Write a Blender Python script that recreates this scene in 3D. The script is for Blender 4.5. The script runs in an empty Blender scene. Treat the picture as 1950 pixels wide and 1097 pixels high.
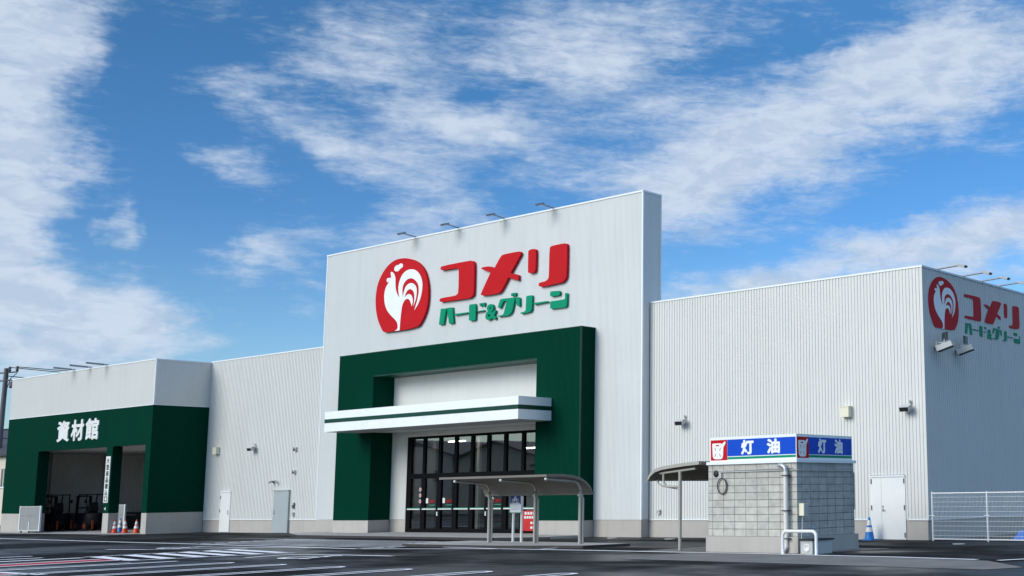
import bpy, math, random
from math import radians as rad, sin, cos, pi
from mathutils import Vector, Matrix
random.seed(7)
C = bpy.context.collection
SC = bpy.context.scene

# ------------------------------------------------------------------ camera
cam_d = bpy.data.cameras.new('camera')
cam = bpy.data.objects.new('camera', cam_d); C.objects.link(cam)
cam_d.sensor_fit = 'HORIZONTAL'; cam_d.sensor_width = 36.0
cam_d.lens = 36.0 * 2361.98 / 1950.0
cam_d.shift_x = (975 - 1544.594) / 1950.0
cam_d.shift_y = (575.719 - 548.5) / 1950.0
cam_d.clip_end = 3000
YAW, TILT, ROLL = -.619937739, .152982, .0146743
_f = Vector((sin(YAW)*cos(TILT), cos(YAW)*cos(TILT), sin(TILT)))
_r = Vector((cos(YAW), -sin(YAW), 0)); _d = _f.cross(_r)
_r2 = cos(ROLL)*_r + sin(ROLL)*_d; _d2 = -sin(ROLL)*_r + cos(ROLL)*_d
_u = -_d2; _b = -_f
cam.matrix_world = Matrix(((_r2.x, _u.x, _b.x, 0), (_r2.y, _u.y, _b.y, 0), (_r2.z, _u.z, _b.z, 1.55), (0, 0, 0, 1)))
SC.camera = cam

# ------------------------------------------------------------------ exposure, sun, sky
SC.view_settings.view_transform = 'Standard'; SC.view_settings.look = 'None'
SC.view_settings.exposure = 0.9; SC.view_settings.gamma = 1.0
SUN_EL, SUN_AZ = 27.0, 180.0 + 18.0          # compass style, +Y = 0, +X = 90
sd = Vector((sin(rad(SUN_AZ))*cos(rad(SUN_EL)), cos(rad(SUN_AZ))*cos(rad(SUN_EL)), sin(rad(SUN_EL))))
sun_d = bpy.data.lights.new('sun', 'SUN'); sun_d.energy = 1.52; sun_d.angle = rad(32); sun_d.color = (1, .955, .87)
sun = bpy.data.objects.new('sun', sun_d); C.objects.link(sun)
sun.rotation_euler = (-sd).to_track_quat('-Z', 'Y').to_euler()

W = bpy.data.worlds.new('World'); SC.world = W; W.use_nodes = True
WN, WL = W.node_tree.nodes, W.node_tree.links
WN.clear()
def wn(t, **k):
    n = WN.new(t)
    for a, v in k.items(): setattr(n, a, v)
    return n
def wset(sock, v):
    if isinstance(v, bpy.types.NodeSocket): WL.new(v, sock)
    else: sock.default_value = v
def wm(op, a, b=None, c=None, clamp=False):
    n = wn('ShaderNodeMath', operation=op, use_clamp=clamp)
    wset(n.inputs[0], a)
    if b is not None: wset(n.inputs[1], b)
    if c is not None: wset(n.inputs[2], c)
    return n.outputs[0]
sky = wn('ShaderNodeTexSky', sky_type='NISHITA'); sky.sun_disc = False
sky.sun_elevation = rad(SUN_EL); sky.sun_rotation = rad(SUN_AZ)
sky.altitude = 0; sky.air_density = 1.0; sky.dust_density = .6; sky.ozone_density = 2.0
tc = wn('ShaderNodeTexCoord')
sep = wn('ShaderNodeSeparateXYZ'); WL.new(tc.outputs['Generated'], sep.inputs[0])
az = wm('MULTIPLY', wm('ARCTAN2', sep.outputs[0], sep.outputs[1]), 57.29578)     # degrees from +Y towards +X
el = wm('MULTIPLY', wm('ARCSINE', sep.outputs[2]), 57.29578)
cb = wn('ShaderNodeCombineXYZ'); WL.new(az, cb.inputs[0]); WL.new(el, cb.inputs[1])
# ragged outlines: warp the sky coordinates with noise before reading the cloud banks
wz = wn('ShaderNodeTexNoise', noise_dimensions='3D'); wz.inputs['Scale'].default_value = .33; wz.inputs['Detail'].default_value = 4; wz.inputs['Roughness'].default_value = .6
WL.new(cb.outputs[0], wz.inputs['Vector'])
ws = wn('ShaderNodeVectorMath', operation='MULTIPLY_ADD'); WL.new(wz.outputs['Color'], ws.inputs[0]); ws.inputs[1].default_value = (4.6, 2.2, 0); ws.inputs[2].default_value = (-2.3, -1.1, 0)
wa = wn('ShaderNodeVectorMath', operation='ADD'); WL.new(cb.outputs[0], wa.inputs[0]); WL.new(ws.outputs[0], wa.inputs[1])
CLOUDS = [(-69.83, 18.11, 5.93, 3.81, 33.0, 2.0),
    (-69.8, 13.3, 4.79, 4.11, 90.0, 1.8),
    (-69.2, 9.93, 2.92, 3.03, 0.0, 1.0),
    (-68.67, 7.32, 8.28, 3.86, -4.7, 1.35),
    (-65.8, 7.07, 6.07, 2.3, 11.4, 0.7),
    (-64.82, 10.74, 1.51, 0.89, -5.6, 1.2),
    (-65.17, 11.77, 1.13, 0.84, 0.0, 0.5),
    (-61.17, 13.99, 3.46, 1.3, -10.7, 1.05),
    (-59.84, 16.31, 4.62, 1.73, -18.7, 0.85),
    (-57.0, 15.14, 3.92, 1.34, -20.5, 0.4),
    (-52.96, 14.3, 7.29, 2.75, -25.2, 0.65),
    (-49.77, 16.68, 5.66, 1.5, -4.9, 0.95),
    (-55.35, 17.98, 6.26, 1.34, -14.9, 0.65),
    (-55.11, 11.88, 3.75, 1.48, 10.3, 0.75),
    (-56.1, 19.9, 7.57, 2.41, -5.9, 0.7),
    (-45.24, 19.79, 7.13, 3.0, -7.5, 1.05),
    (-42.78, 21.94, 10.53, 2.51, 0.0, 0.5),
    (-35.0, 17.32, 15.52, 3.33, 13.2, 1.3),
    (-41.26, 13.52, 9.34, 3.12, 11.7, 1.05),
    (-26.43, 19.57, 10.36, 3.23, 0.0, 0.8),
    (-29.2, 11.17, 10.73, 2.53, 11.8, 1.4),
    (-39.06, 9.18, 7.83, 1.82, 13.9, 1.1),
    (-59.96, 10.46, 3.73, 2.41, 21.4, 0.5),
    (-57.54, 7.9, 2.33, 1.01, -10.7, 0.6),
    (-57.61, 9.36, 2.13, 0.89, -21.1, 0.5),
    (-61.38, 6.75, 1.59, 0.55, 0.0, 0.5),
    (-48.87, 18.69, 7.14, 1.38, -19.2, 0.3),
    (-31.41, 20.28, 7.52, 2.57, 13.9, 0.6),
    (-63.12, 13.04, 2.75, 7.05, 10.9, -0.6),
    (-59.64, 20.56, 2.34, 2.76, 0.0, -0.5),
    (-48.03, 12.43, 5.2, 2.36, 20.0, -0.6),
    (-34.94, 20.61, 2.79, 1.39, 0.0, -0.5),
    (-29.11, 13.93, 6.87, 0.96, 13.6, -0.7),
    (-59.17, 6.94, 5.34, 1.33, 0.0, -0.4),
    (-51.75, 19.86, 2.11, 1.35, 0.0, -0.3),
    (-57.29, 11.75, 3.22, 0.9, 10.5, -0.3),
    (-50.59, 20.62, 6.15, 1.8, -9.5, 0.45),
    (-48.8, 15.45, 7.58, 1.63, -13.8, 0.4),
    (-51.99, 12.74, 5.03, 1.39, -15.2, 0.45),
    (-59.95, 10.24, 3.1, 1.31, 21.4, 0.3),
    (-58.2, 17.7, 3.88, 0.87, -12.2, 0.4)]
tot = None
for (a0, e0, ra, re, rot, s) in CLOUDS:
    mp = wn('ShaderNodeMapping', vector_type='TEXTURE')
    mp.inputs['Location'].default_value = (a0, e0, 0); mp.inputs['Rotation'].default_value = (0, 0, rad(rot)); mp.inputs['Scale'].default_value = (ra, re, 1)
    WL.new(wa.outputs[0], mp.inputs['Vector'])
    g = wn('ShaderNodeTexGradient', gradient_type='SPHERICAL'); WL.new(mp.outputs[0], g.inputs[0])
    v = wm('MULTIPLY', wm('SMOOTHSTEP', g.outputs['Fac'], 0.0, .8) if False else g.outputs['Fac'], s)
    tot = v if tot is None else wm('ADD', tot, v)
tot = wm('MINIMUM', tot, 1.25)
# overhead, out of the frame, unseen cloud is added to light the walls
def cnoise(sx, sy, rot, detail, rough, dist=0.0, scale=1.0):
    mp = wn('ShaderNodeMapping'); mp.inputs['Rotation'].default_value = (0, 0, rad(rot)); mp.inputs['Scale'].default_value = (sx, sy, 1)
    WL.new(cb.outputs[0], mp.inputs['Vector'])
    n = wn('ShaderNodeTexNoise', noise_dimensions='2D'); n.inputs['Scale'].default_value = scale; n.inputs['Detail'].default_value = detail
    n.inputs['Roughness'].default_value = rough; n.inputs['Distortion'].default_value = dist
    WL.new(mp.outputs[0], n.inputs['Vector']); return n.outputs['Fac']
big = cnoise(.15, .48, 5, 6, .56, .3)
fine = cnoise(.5, 2.2, -3, 8, .62, .35)
rip = cnoise(1.5, 4.4, 8, 5, .6, .5)
nz = wm('ADD', wm('ADD', wm('MULTIPLY', big, .50), wm('MULTIPLY', fine, .34)), wm('MULTIPLY', rip, .16))
over = wn('ShaderNodeMapRange', interpolation_type='SMOOTHSTEP'); wset(over.inputs[0], el)
for i_, v_ in zip((1, 2, 3, 4), (25, 42, 0, .75)): over.inputs[i_].default_value = v_
tot = wm('ADD', tot, over.outputs[0])
dens = wm('ADD', tot, wm('MULTIPLY', wm('SUBTRACT', nz, .5), 2.7))
mr = wn('ShaderNodeMapRange', interpolation_type='SMOOTHSTEP'); wset(mr.inputs[0], dens)
mr.inputs[1].default_value = .05; mr.inputs[2].default_value = 1.3; mr.inputs[3].default_value = 0; mr.inputs[4].default_value = .93
# the air: deep blue in the quarter away from the sun, paler towards the horizon; kept bright overhead for fill light
rp = wn('ShaderNodeValToRGB'); wset(rp.inputs[0], wm('DIVIDE', el, 90.0))
STOPS = [(0, (.55, .65, .75)), (7.5, (.33, .49, .65)), (12.5, (.21, .40, .59)), (20, (.18, .38, .53)), (27, (.25, .46, .62)), (44, (1.0, 1.05, 1.1))]
while len(rp.color_ramp.elements) < len(STOPS): rp.color_ramp.elements.new(.5)
for e_, (pos, c_) in zip(rp.color_ramp.elements, STOPS): e_.position = pos/90.0; e_.color = (*c_, 1)
azr = wn('ShaderNodeMapRange'); wset(azr.inputs[0], az)
for i_, v_ in zip((1, 2, 3, 4), (-66, -36, 1.0, 1.22)): azr.inputs[i_].default_value = v_
sc_ = wn('ShaderNodeVectorMath', operation='SCALE'); WL.new(rp.outputs[0], sc_.inputs[0]); WL.new(azr.outputs[0], sc_.inputs['Scale'])
tint = wn('ShaderNodeMix', data_type='RGBA', blend_type='MULTIPLY'); tint.inputs['Factor'].default_value = 1.0
WL.new(sky.outputs[0], tint.inputs['A']); WL.new(sc_.outputs[0], tint.inputs['B'])
cmix = wn('ShaderNodeMix', data_type='RGBA'); WL.new(mr.outputs[0], cmix.inputs['Factor'])
cl2 = wn('ShaderNodeMix', data_type='RGBA'); lump = wn('ShaderNodeMapRange', interpolation_type='SMOOTHSTEP'); wset(lump.inputs[0], cnoise(.5, 1.1, 12, 6, .6, .3))
lump.inputs[1].default_value = .34; lump.inputs[2].default_value = .62; WL.new(lump.outputs[0], cl2.inputs['Factor'])
cl2.inputs['A'].default_value = (2.25,2.75,3.45, 1); cl2.inputs['B'].default_value = (2.85,3.25,3.85, 1)
WL.new(tint.outputs['Result'], cmix.inputs['A']); hi = wn('ShaderNodeMapRange', interpolation_type='SMOOTHSTEP'); wset(hi.inputs[0], el)      # the added overhead cloud is brightened for more fill light
for i_, v_ in zip((1, 2, 3, 4), (26, 45, 1.0, 1.55)): hi.inputs[i_].default_value = v_
cls = wn('ShaderNodeVectorMath', operation='SCALE'); WL.new(cl2.outputs['Result'], cls.inputs[0]); WL.new(hi.outputs[0], cls.inputs['Scale']); WL.new(cls.outputs[0], cmix.inputs['B'])
bg = wn('ShaderNodeBackground'); bg.inputs['Strength'].default_value = .12
WL.new(cmix.outputs['Result'], bg.inputs['Color'])
wo = wn('ShaderNodeOutputWorld'); WL.new(bg.outputs[0], wo.inputs['Surface'])

# ------------------------------------------------------------------ materials
def mat(name, col, rough=.5, spec=.5, metal=0.0, var=.06, vscale=1.5, bump=0.0, bscale=40, streak=0.0, emit=None):
    """a painted/coated surface: base colour with broad soft variation, slight roughness variation, optional grain and rain streaks"""
    m = bpy.data.materials.new(name); m.use_nodes = True
    n, l = m.node_tree.nodes, m.node_tree.links
    b = n['Principled BSDF']
    b.inputs['Roughness'].default_value = rough; b.inputs['Metallic'].default_value = metal
    b.inputs['Specular IOR Level'].default_value = spec
    t = n.new('ShaderNodeTexCoord')
    nz = n.new('ShaderNodeTexNoise'); nz.inputs['Scale'].default_value = vscale; nz.inputs['Detail'].default_value = 5; nz.inputs['Roughness'].default_value = .6
    l.new(t.outputs['Object'], nz.inputs['Vector'])
    r = n.new('ShaderNodeMapRange'); l.new(nz.outputs['Fac'], r.inputs[0]); r.inputs[1].default_value = .3; r.inputs[2].default_value = .7
    r.inputs[3].default_value = 1 - var; r.inputs[4].default_value = 1 + var
    fac = r.outputs[0]
    if streak:
        mp = n.new('ShaderNodeMapping'); mp.inputs['Scale'].default_value = (2.2, 2.2, .09); l.new(t.outputs['Object'], mp.inputs['Vector'])
        n2 = n.new('ShaderNodeTexNoise'); n2.inputs['Scale'].default_value = 1.6; n2.inputs['Detail'].default_value = 4; l.new(mp.outputs[0], n2.inputs['Vector'])
        r2 = n.new('ShaderNodeMapRange'); l.new(n2.outputs['Fac'], r2.inputs[0]); r2.inputs[1].default_value = .45; r2.inputs[2].default_value = .75; r2.inputs[3].default_value = 1; r2.inputs[4].default_value = 1 - streak
        mm = n.new('ShaderNodeMath'); mm.operation = 'MULTIPLY'; l.new(fac, mm.inputs[0]); l.new(r2.outputs[0], mm.inputs[1]); fac = mm.outputs[0]
    mx = n.new('ShaderNodeVectorMath'); mx.operation = 'SCALE'; mx.inputs[0].default_value = col[:3]; l.new(fac, mx.inputs['Scale'])
    l.new(mx.outputs[0], b.inputs['Base Color'])
    rr = n.new('ShaderNodeMapRange'); l.new(nz.outputs['Fac'], rr.inputs[0]); rr.inputs[3].default_value = max(.02, rough - .08); rr.inputs[4].default_value = min(1, rough + .08)
    l.new(rr.outputs[0], b.inputs['Roughness'])
    if bump:
        n3 = n.new('ShaderNodeTexNoise'); n3.inputs['Scale'].default_value = bscale; n3.inputs['Detail'].default_value = 3; l.new(t.outputs['Object'], n3.inputs['Vector'])
        bp = n.new('ShaderNodeBump'); bp.inputs['Strength'].default_value = bump; bp.inputs['Distance'].default_value = .01
        l.new(n3.outputs['Fac'], bp.inputs['Height']); l.new(bp.outputs[0], b.inputs['Normal'])
    if emit:
        b.inputs['Emission Color'].default_value = (*emit[:3], 1); b.inputs['Emission Strength'].default_value = emit[3]
    return m
def stain(m, x0, step, xa, xb, zt, amount):
    """grey run-off marks on a wall under fittings that stand every `step` metres along X"""
    n, l = m.node_tree.nodes, m.node_tree.links; b = n['Principled BSDF']
    def mt(op, a, c=None, clamp=False):
        q = n.new('ShaderNodeMath'); q.operation = op; q.use_clamp = clamp
        for i, v in enumerate((a, c)):
            if v is None: continue
            if isinstance(v, (int, float)): q.inputs[i].default_value = v
            else: l.new(v, q.inputs[i])
        return q.outputs[0]
    g = n.new('ShaderNodeNewGeometry'); s = n.new('ShaderNodeSeparateXYZ'); l.new(g.outputs['Position'], s.inputs[0])
    z = n.new('ShaderNodeTexNoise'); z.inputs['Scale'].default_value = 1.0; z.inputs['Detail'].default_value = 5
    mp = n.new('ShaderNodeMapping'); mp.inputs['Scale'].default_value = (5, 5, .6); l.new(g.outputs['Position'], mp.inputs['Vector']); l.new(mp.outputs[0], z.inputs['Vector'])
    dx = mt('SUBTRACT', mt('PINGPONG', mt('SUBTRACT', s.outputs[0], x0), step/2), mt('MULTIPLY', mt('SUBTRACT', z.outputs['Fac'], .5), .5))
    wx = mt('SUBTRACT', 1.0, mt('DIVIDE', mt('ABSOLUTE', dx), .32), True)
    wz = mt('SUBTRACT', 1.0, mt('DIVIDE', mt('SUBTRACT', zt, s.outputs[2]), .9), True)
    rx = mt('MULTIPLY', mt('GREATER_THAN', s.outputs[0], xa), mt('LESS_THAN', s.outputs[0], xb))
    f = mt('MULTIPLY', mt('MULTIPLY', wx, wz), mt('MULTIPLY', rx, amount))
    src = b.inputs['Base Color'].links[0].from_socket
    x = n.new('ShaderNodeMix'); x.data_type = 'RGBA'; l.new(f, x.inputs['Factor']); l.new(src, x.inputs['A']); x.inputs['B'].default_value = (.30, .29, .27, 1); l.new(x.outputs['Result'], b.inputs['Base Color'])
M = {}
M['white_siding'] = mat('white_siding', (.655, .65, .615), .5, .25, var=.025, vscale=.35, streak=.04)
M['tower_siding'] = mat('tower_siding', (.655, .665, .65), .5, .25, var=.025, vscale=.3, streak=.05)
M['hall_siding'] = mat('hall_siding', (.655, .65, .615), .5, .25, var=.025, vscale=.35, streak=.04)
stain(M['hall_siding'], -74.28, 1.9, -75, -69.8, 8.95, .55); stain(M['tower_siding'], -47.36, 3.063, -48.2, -37.4, 13.42, .6)
M['white_trim'] = mat('white_trim', (.76, .79, .80), .35, .5, var=.02)
M['canopy_white'] = mat('canopy_white', (.80, .82, .82), .3, .5, var=.02)
M['green_siding'] = mat('green_siding', (.0005, .041, .0225), .6, .03, var=.07, vscale=.5, streak=.06)
M['green_trim'] = mat('green_trim', (.002, .045, .026), .4, .25)
M['plinth'] = mat('plinth_render', (.44, .408, .37), .85, .2, var=.06, vscale=.8, bump=.25, bscale=60, streak=.08)
M['concrete'] = mat('concrete', (.36, .35, .33), .8, .3, var=.12, vscale=1.2, bump=.3, bscale=50)
M['concrete_wet'] = mat('concrete_wet', (.175, .17, .16), .75, .1, var=.2, vscale=.9, bump=.2, bscale=50)
M['kerb_dark'] = mat('kerb_dark', (.045, .04, .04), .6, .3, var=.15, vscale=3)
M['black_frame'] = mat('black_frame', (.005, .005, .006), .5, .06)
M['interior'] = mat('interior_wall', (.40, .37, .32), .8, .2, vscale=.5)
M['interior_dark'] = mat('interior_dark', (.14, .135, .125), .8, .2)
M['interior_grey'] = mat('interior_grey', (.66, .64, .61), .8, .2, vscale=.6)
M['red_sign'] = mat('red_sign', (.50, .009, .013), .5, .08, var=.05, vscale=.9)
M['red_edge'] = mat('red_edge', (.16, .006, .01), .4, .5)
M['green_sign'] = mat('green_sign', (.0, .25, .13), .5, .1, var=.04)
M['logo_white'] = mat('logo_white', (.80, .81, .81), .4, .4, var=.02)
M['sign_blue'] = mat('sign_blue', (.003, .066, .50), .45, .12, var=.03)
M['sign_navy'] = mat('sign_navy', (.010, .028, .15), .35, .5)
M['sign_black'] = mat('sign_black', (.012, .012, .014), .5, .4)
M['roof_brown'] = mat('roof_brown', (.165, .145, .12), .45, .5, var=.08)
M['post_beige'] = mat('post_beige', (.36, .34, .30), .4, .5, var=.05, vscale=4)
M['white_paint'] = mat('white_paint', (.74, .74, .72), .35, .5, var=.03)
M['pvc'] = mat('pvc_pipe', (.68, .66, .61), .4, .5, var=.05)
M['steel'] = mat('steel', (.45, .46, .47), .35, .5, metal=.6, var=.08)
M['grey_door'] = mat('grey_door_paint', (.36, .39, .40), .45, .4, var=.03)
M['cream_box'] = mat('cream_plastic', (.72, .68, .52), .4, .5, var=.02)
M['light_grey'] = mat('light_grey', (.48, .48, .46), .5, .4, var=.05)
M['gate_grey'] = mat('gate_grey', (.26, .265, .26), .5, .3, var=.06)
M['dark_grey'] = mat('dark_grey', (.07, .072, .075), .5, .4)
M['lens'] = mat('dark_lens', (.02, .022, .025), .15, .6)
M['lamp_metal'] = mat('lamp_metal', (.24, .25, .26), .4, .5, metal=.3)
M['cone_red'] = mat('cone_red', (.62, .06, .018), .5, .4, var=.08, vscale=6)
M['cone_white'] = mat('cone_white', (.72, .71, .69), .4, .4, var=.06, vscale=8)
M['cone_blue'] = mat('cone_blue', (.01, .16, .48), .45, .4, var=.08, vscale=6)
M['rubber'] = mat('rubber', (.016, .016, .017), .7, .3)
M['fork_body'] = mat('forklift_paint', (.012, .012, .014), .6, .1)
M['fork_red'] = mat('forklift_orange', (.40, .06, .02), .5, .4)
M['pole_concrete'] = mat('pole_concrete', (.15, .14, .14), .8, .2)
M['wire'] = mat('wire', (.02, .021, .024), .5, .4)
M['house_wall'] = mat('house_wall', (.62, .56, .46), .85, .2, var=.05, vscale=.6)
M['house_wall_b'] = mat('house_wall_grey', (.70, .59, .43), .85, .2, var=.05, vscale=.6)
M['house_roof'] = mat('house_roof', (.05, .052, .06), .6, .3, var=.1)
M['tarp'] = mat('blue_tarp', (.02, .16, .62), .45, .4, var=.1, vscale=5)
M['tube'] = mat('lit_tube', (.8, .8, .8), .5, .4, emit=(1, .97, .9, 6.0))
M['dark_window'] = mat('dark_window', (.03, .035, .04), .08, .6)
M['poster_red'] = mat('poster_red', (.52, .02, .022), .4, .4)
M['decal_white'] = mat('decal_white', (.70, .70, .68), .5, .3)
M['decal_green'] = mat('decal_green', (.02, .22, .12), .5, .3)

def glass_mat():
    m = bpy.data.materials.new('coated_glass'); m.use_nodes = True
    n, l = m.node_tree.nodes, m.node_tree.links; n.clear()
    g = n.new('ShaderNodeBsdfGlossy'); g.inputs['Roughness'].default_value = .015; g.inputs['Color'].default_value = (.95, .96, .95, 1)
    t = n.new('ShaderNodeBsdfTransparent'); t.inputs['Color'].default_value = (.72, .76, .74, 1)
    f = n.new('ShaderNodeFresnel'); f.inputs['IOR'].default_value = 1.5
    a = n.new('ShaderNodeMath'); a.operation = 'MULTIPLY_ADD'; l.new(f.outputs[0], a.inputs[0]); a.inputs[1].default_value = 2.8; a.inputs[2].default_value = .07; a.use_clamp = True
    x = n.new('ShaderNodeMixShader'); l.new(a.outputs[0], x.inputs[0]); l.new(t.outputs[0], x.inputs[1]); l.new(g.outputs[0], x.inputs[2])
    o = n.new('ShaderNodeOutputMaterial'); l.new(x.outputs[0], o.inputs[0]); return m
M['glass'] = glass_mat()

def asphalt_mat(name, lo, hi, wet):
    m = bpy.data.materials.new(name); m.use_nodes = True
    n, l = m.node_tree.nodes, m.node_tree.links; b = n['Principled BSDF']
    t = n.new('ShaderNodeTexCoord')
    def noise(scale, detail, rough=.6, sx=1, sy=1):
        mp = n.new('ShaderNodeMapping'); mp.inputs['Scale'].default_value = (sx, sy, 1); l.new(t.outputs['Object'], mp.inputs['Vector'])
        z = n.new('ShaderNodeTexNoise'); z.inputs['Scale'].default_value = scale; z.inputs['Detail'].default_value = detail; z.inputs['Roughness'].default_value = rough
        l.new(mp.outputs[0], z.inputs['Vector']); return z.outputs['Fac']
    def rng(v, a, c, d, e, smooth=True):
        r = n.new('ShaderNodeMapRange'); r.interpolation_type = 'SMOOTHSTEP' if smooth else 'LINEAR'; l.new(v, r.inputs[0])
        for i, q in zip((1, 2, 3, 4), (a, c, d, e)): r.inputs[i].default_value = q
        return r.outputs[0]
    def math(op, a, c):
        q = n.new('ShaderNodeMath'); q.operation = op
        for i, v in enumerate((a, c)):
            if isinstance(v, float): q.inputs[i].default_value = v
            else: l.new(v, q.inputs[i])
        return q.outputs[0]
    agg = noise(55, 2, .7); mid = noise(.9, 6); patch = noise(.22, 5, .58); wetn = noise(.16, 5, .55, 1.0, 1.5)
    stones = n.new('ShaderNodeTexVoronoi'); stones.inputs['Scale'].default_value = 90; l.new(t.outputs['Object'], stones.inputs['Vector'])
    dry = rng(wetn, .40, .60, 0, 1)                       # 0 = film of water, 1 = only damp
    mix = n.new('ShaderNodeMix'); mix.data_type = 'RGBA'; l.new(rng(math('ADD', math('MULTIPLY', mid, .5), math('MULTIPLY', patch, .5)), .35, .68, 0, 1), mix.inputs['Factor'])
    mix.inputs['A'].default_value = (*lo, 1); mix.inputs['B'].default_value = (*hi, 1)
    sc = n.new('ShaderNodeVectorMath'); sc.operation = 'SCALE'; l.new(mix.outputs['Result'], sc.inputs[0]); l.new(rng(agg, .3, .7, .8, 1.2), sc.inputs['Scale'])
    l.new(sc.outputs[0], b.inputs['Base Color'])
    rough = rng(math('ADD', dry, math('MULTIPLY', mid, .3)), 0, 1.2, wet, .82, False)
    l.new(rough, b.inputs['Roughness'])
    l.new(rng(dry, 0, 1, .28, .02, False), b.inputs['Specular IOR Level'])
    h = math('ADD', math('MULTIPLY', agg, .6), math('MULTIPLY', stones.outputs['Distance'], .8))
    bp = n.new('ShaderNodeBump'); bp.inputs['Distance'].default_value = .004; l.new(h, bp.inputs['Height'])
    l.new(rng(dry, 0, 1, .10, .55, False), bp.inputs['Strength']); l.new(bp.outputs[0], b.inputs['Normal'])
    return m
M['asphalt'] = asphalt_mat('asphalt', (.012, .0122, .0127), (.022, .0222, .0228), .32)
M['asphalt_new'] = asphalt_mat('asphalt_new', (.009, .009, .0092), (.016, .016, .0163), .5)

def paint_mat(name, col, wear):
    m = mat(name, col, .55, .35, var=.08, vscale=2.0, bump=.3, bscale=60)
    n, l = m.node_tree.nodes, m.node_tree.links; b = n['Principled BSDF']
    t = n.new('ShaderNodeTexCoord'); z = n.new('ShaderNodeTexNoise'); z.inputs['Scale'].default_value = 9; z.inputs['Detail'].default_value = 6; z.inputs['Roughness'].default_value = .75
    l.new(t.outputs['Object'], z.inputs['Vector'])
    r = n.new('ShaderNodeMapRange'); l.new(z.outputs['Fac'], r.inputs[0]); r.inputs[1].default_value = wear; r.inputs[2].default_value = wear + .12; r.inputs[3].default_value = .35; r.inputs[4].default_value = 1
    src = b.inputs['Base Color'].links[0].from_socket
    x = n.new('ShaderNodeMix'); x.data_type = 'RGBA'; l.new(r.outputs[0], x.inputs['Factor']); x.inputs['A'].default_value = (.03, .03, .033, 1); l.new(src, x.inputs['B'])
    l.new(x.outputs['Result'], b.inputs['Base Color']); return m
M['road_white'] = paint_mat('road_white', (.80, .81, .83), .26)
M['road_red'] = paint_mat('road_red', (.40, .022, .022), .26)

def block_mat():
    m = bpy.data.materials.new('concrete_block'); m.use_nodes = True
    n, l = m.node_tree.nodes, m.node_tree.links; b = n['Principled BSDF']; b.inputs['Roughness'].default_value = .85; b.inputs['Specular IOR Level'].default_value = .2
    t = n.new('ShaderNodeTexCoord'); s = n.new('ShaderNodeSeparateXYZ'); l.new(t.outputs['Object'], s.inputs[0])
    a = n.new('ShaderNodeMath'); a.operation = 'ADD'; l.new(s.outputs[0], a.inputs[0]); l.new(s.outputs[1], a.inputs[1])
    zo = n.new('ShaderNodeMath'); zo.operation = 'ADD'; l.new(s.outputs[2], zo.inputs[0]); zo.inputs[1].default_value = -.43 + .0
    c = n.new('ShaderNodeCombineXYZ'); l.new(a.outputs[0], c.inputs[0]); l.new(zo.outputs[0], c.inputs[1])
    k = n.new('ShaderNodeTexBrick'); k.offset = 0; k.squash = 1; l.new(c.outputs[0], k.inputs['Vector'])
    k.inputs['Color1'].default_value = (.51, .49, .44, 1); k.inputs['Color2'].default_value = (.43, .415, .375, 1); k.inputs['Mortar'].default_value = (.17, .165, .155, 1)
    k.inputs['Scale'].default_value = 1; k.inputs['Mortar Size'].default_value = .009; k.inputs['Mortar Smooth'].default_value = .3; k.inputs['Brick Width'].default_value = .39; k.inputs['Row Height'].default_value = .195
    z = n.new('ShaderNodeTexNoise'); z.inputs['Scale'].default_value = 5; z.inputs['Detail'].default_value = 8; z.inputs['Roughness'].default_value = .7; l.new(t.outputs['Object'], z.inputs['Vector'])
    r = n.new('ShaderNodeMapRange'); l.new(z.outputs['Fac'], r.inputs[0]); r.inputs[1].default_value = .3; r.inputs[2].default_value = .7; r.inputs[3].default_value = .78; r.inputs[4].default_value = 1.2
    x = n.new('ShaderNodeVectorMath'); x.operation = 'SCALE'; l.new(k.outputs['Color'], x.inputs[0]); l.new(r.outputs[0], x.inputs['Scale']); l.new(x.outputs[0], b.inputs['Base Color'])
    iv = n.new('ShaderNodeMath'); iv.operation = 'MULTIPLY_ADD'; l.new(k.outputs['Fac'], iv.inputs[0]); iv.inputs[1].default_value = -1.0; 
    l.new(z.outputs['Fac'], iv.inputs[2])
    bp = n.new('ShaderNodeBump'); bp.inputs['Strength'].default_value = .7; bp.inputs['Distance'].default_value = .008; l.new(iv.outputs[0], bp.inputs['Height']); l.new(bp.outputs[0], b.inputs['Normal'])
    return m
M['block'] = block_mat()

# ------------------------------------------------------------------ helpers
def tag(o, label=None, cat=None, group=None, kind=None):
    if label: o['label'] = label
    if cat: o['category'] = cat
    if group: o['group'] = group
    if kind: o['kind'] = kind
    return o
def thing(name, label, cat, loc, group=None, rz=0):
    o = bpy.data.objects.new(name, None); C.objects.link(o); o.location = loc; o.rotation_euler = (0, 0, rz)
    o.empty_display_size = .3
    return tag(o, label, cat, group)
def origin(o):
    v = Vector((0, 0, 0))
    while o is not None: v += Vector(o.location); o = o.parent
    return v
def link_mesh(name, me, m, parent=None, loc=None):
    """me holds world coordinates; moved so that the object's own origin is loc (or its parent's base)"""
    o = bpy.data.objects.new(name, me); C.objects.link(o)
    if isinstance(m, (list, tuple)):
        for q in m: me.materials.append(q)
    elif m: me.materials.append(m)
    base = origin(parent) if parent is not None else Vector((0, 0, 0))
    org = Vector(loc) if loc is not None else base
    me.transform(Matrix.Translation(-org))
    if parent is not None: o.parent = parent; o.location = org - base
    else: o.location = org
    return o
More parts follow.
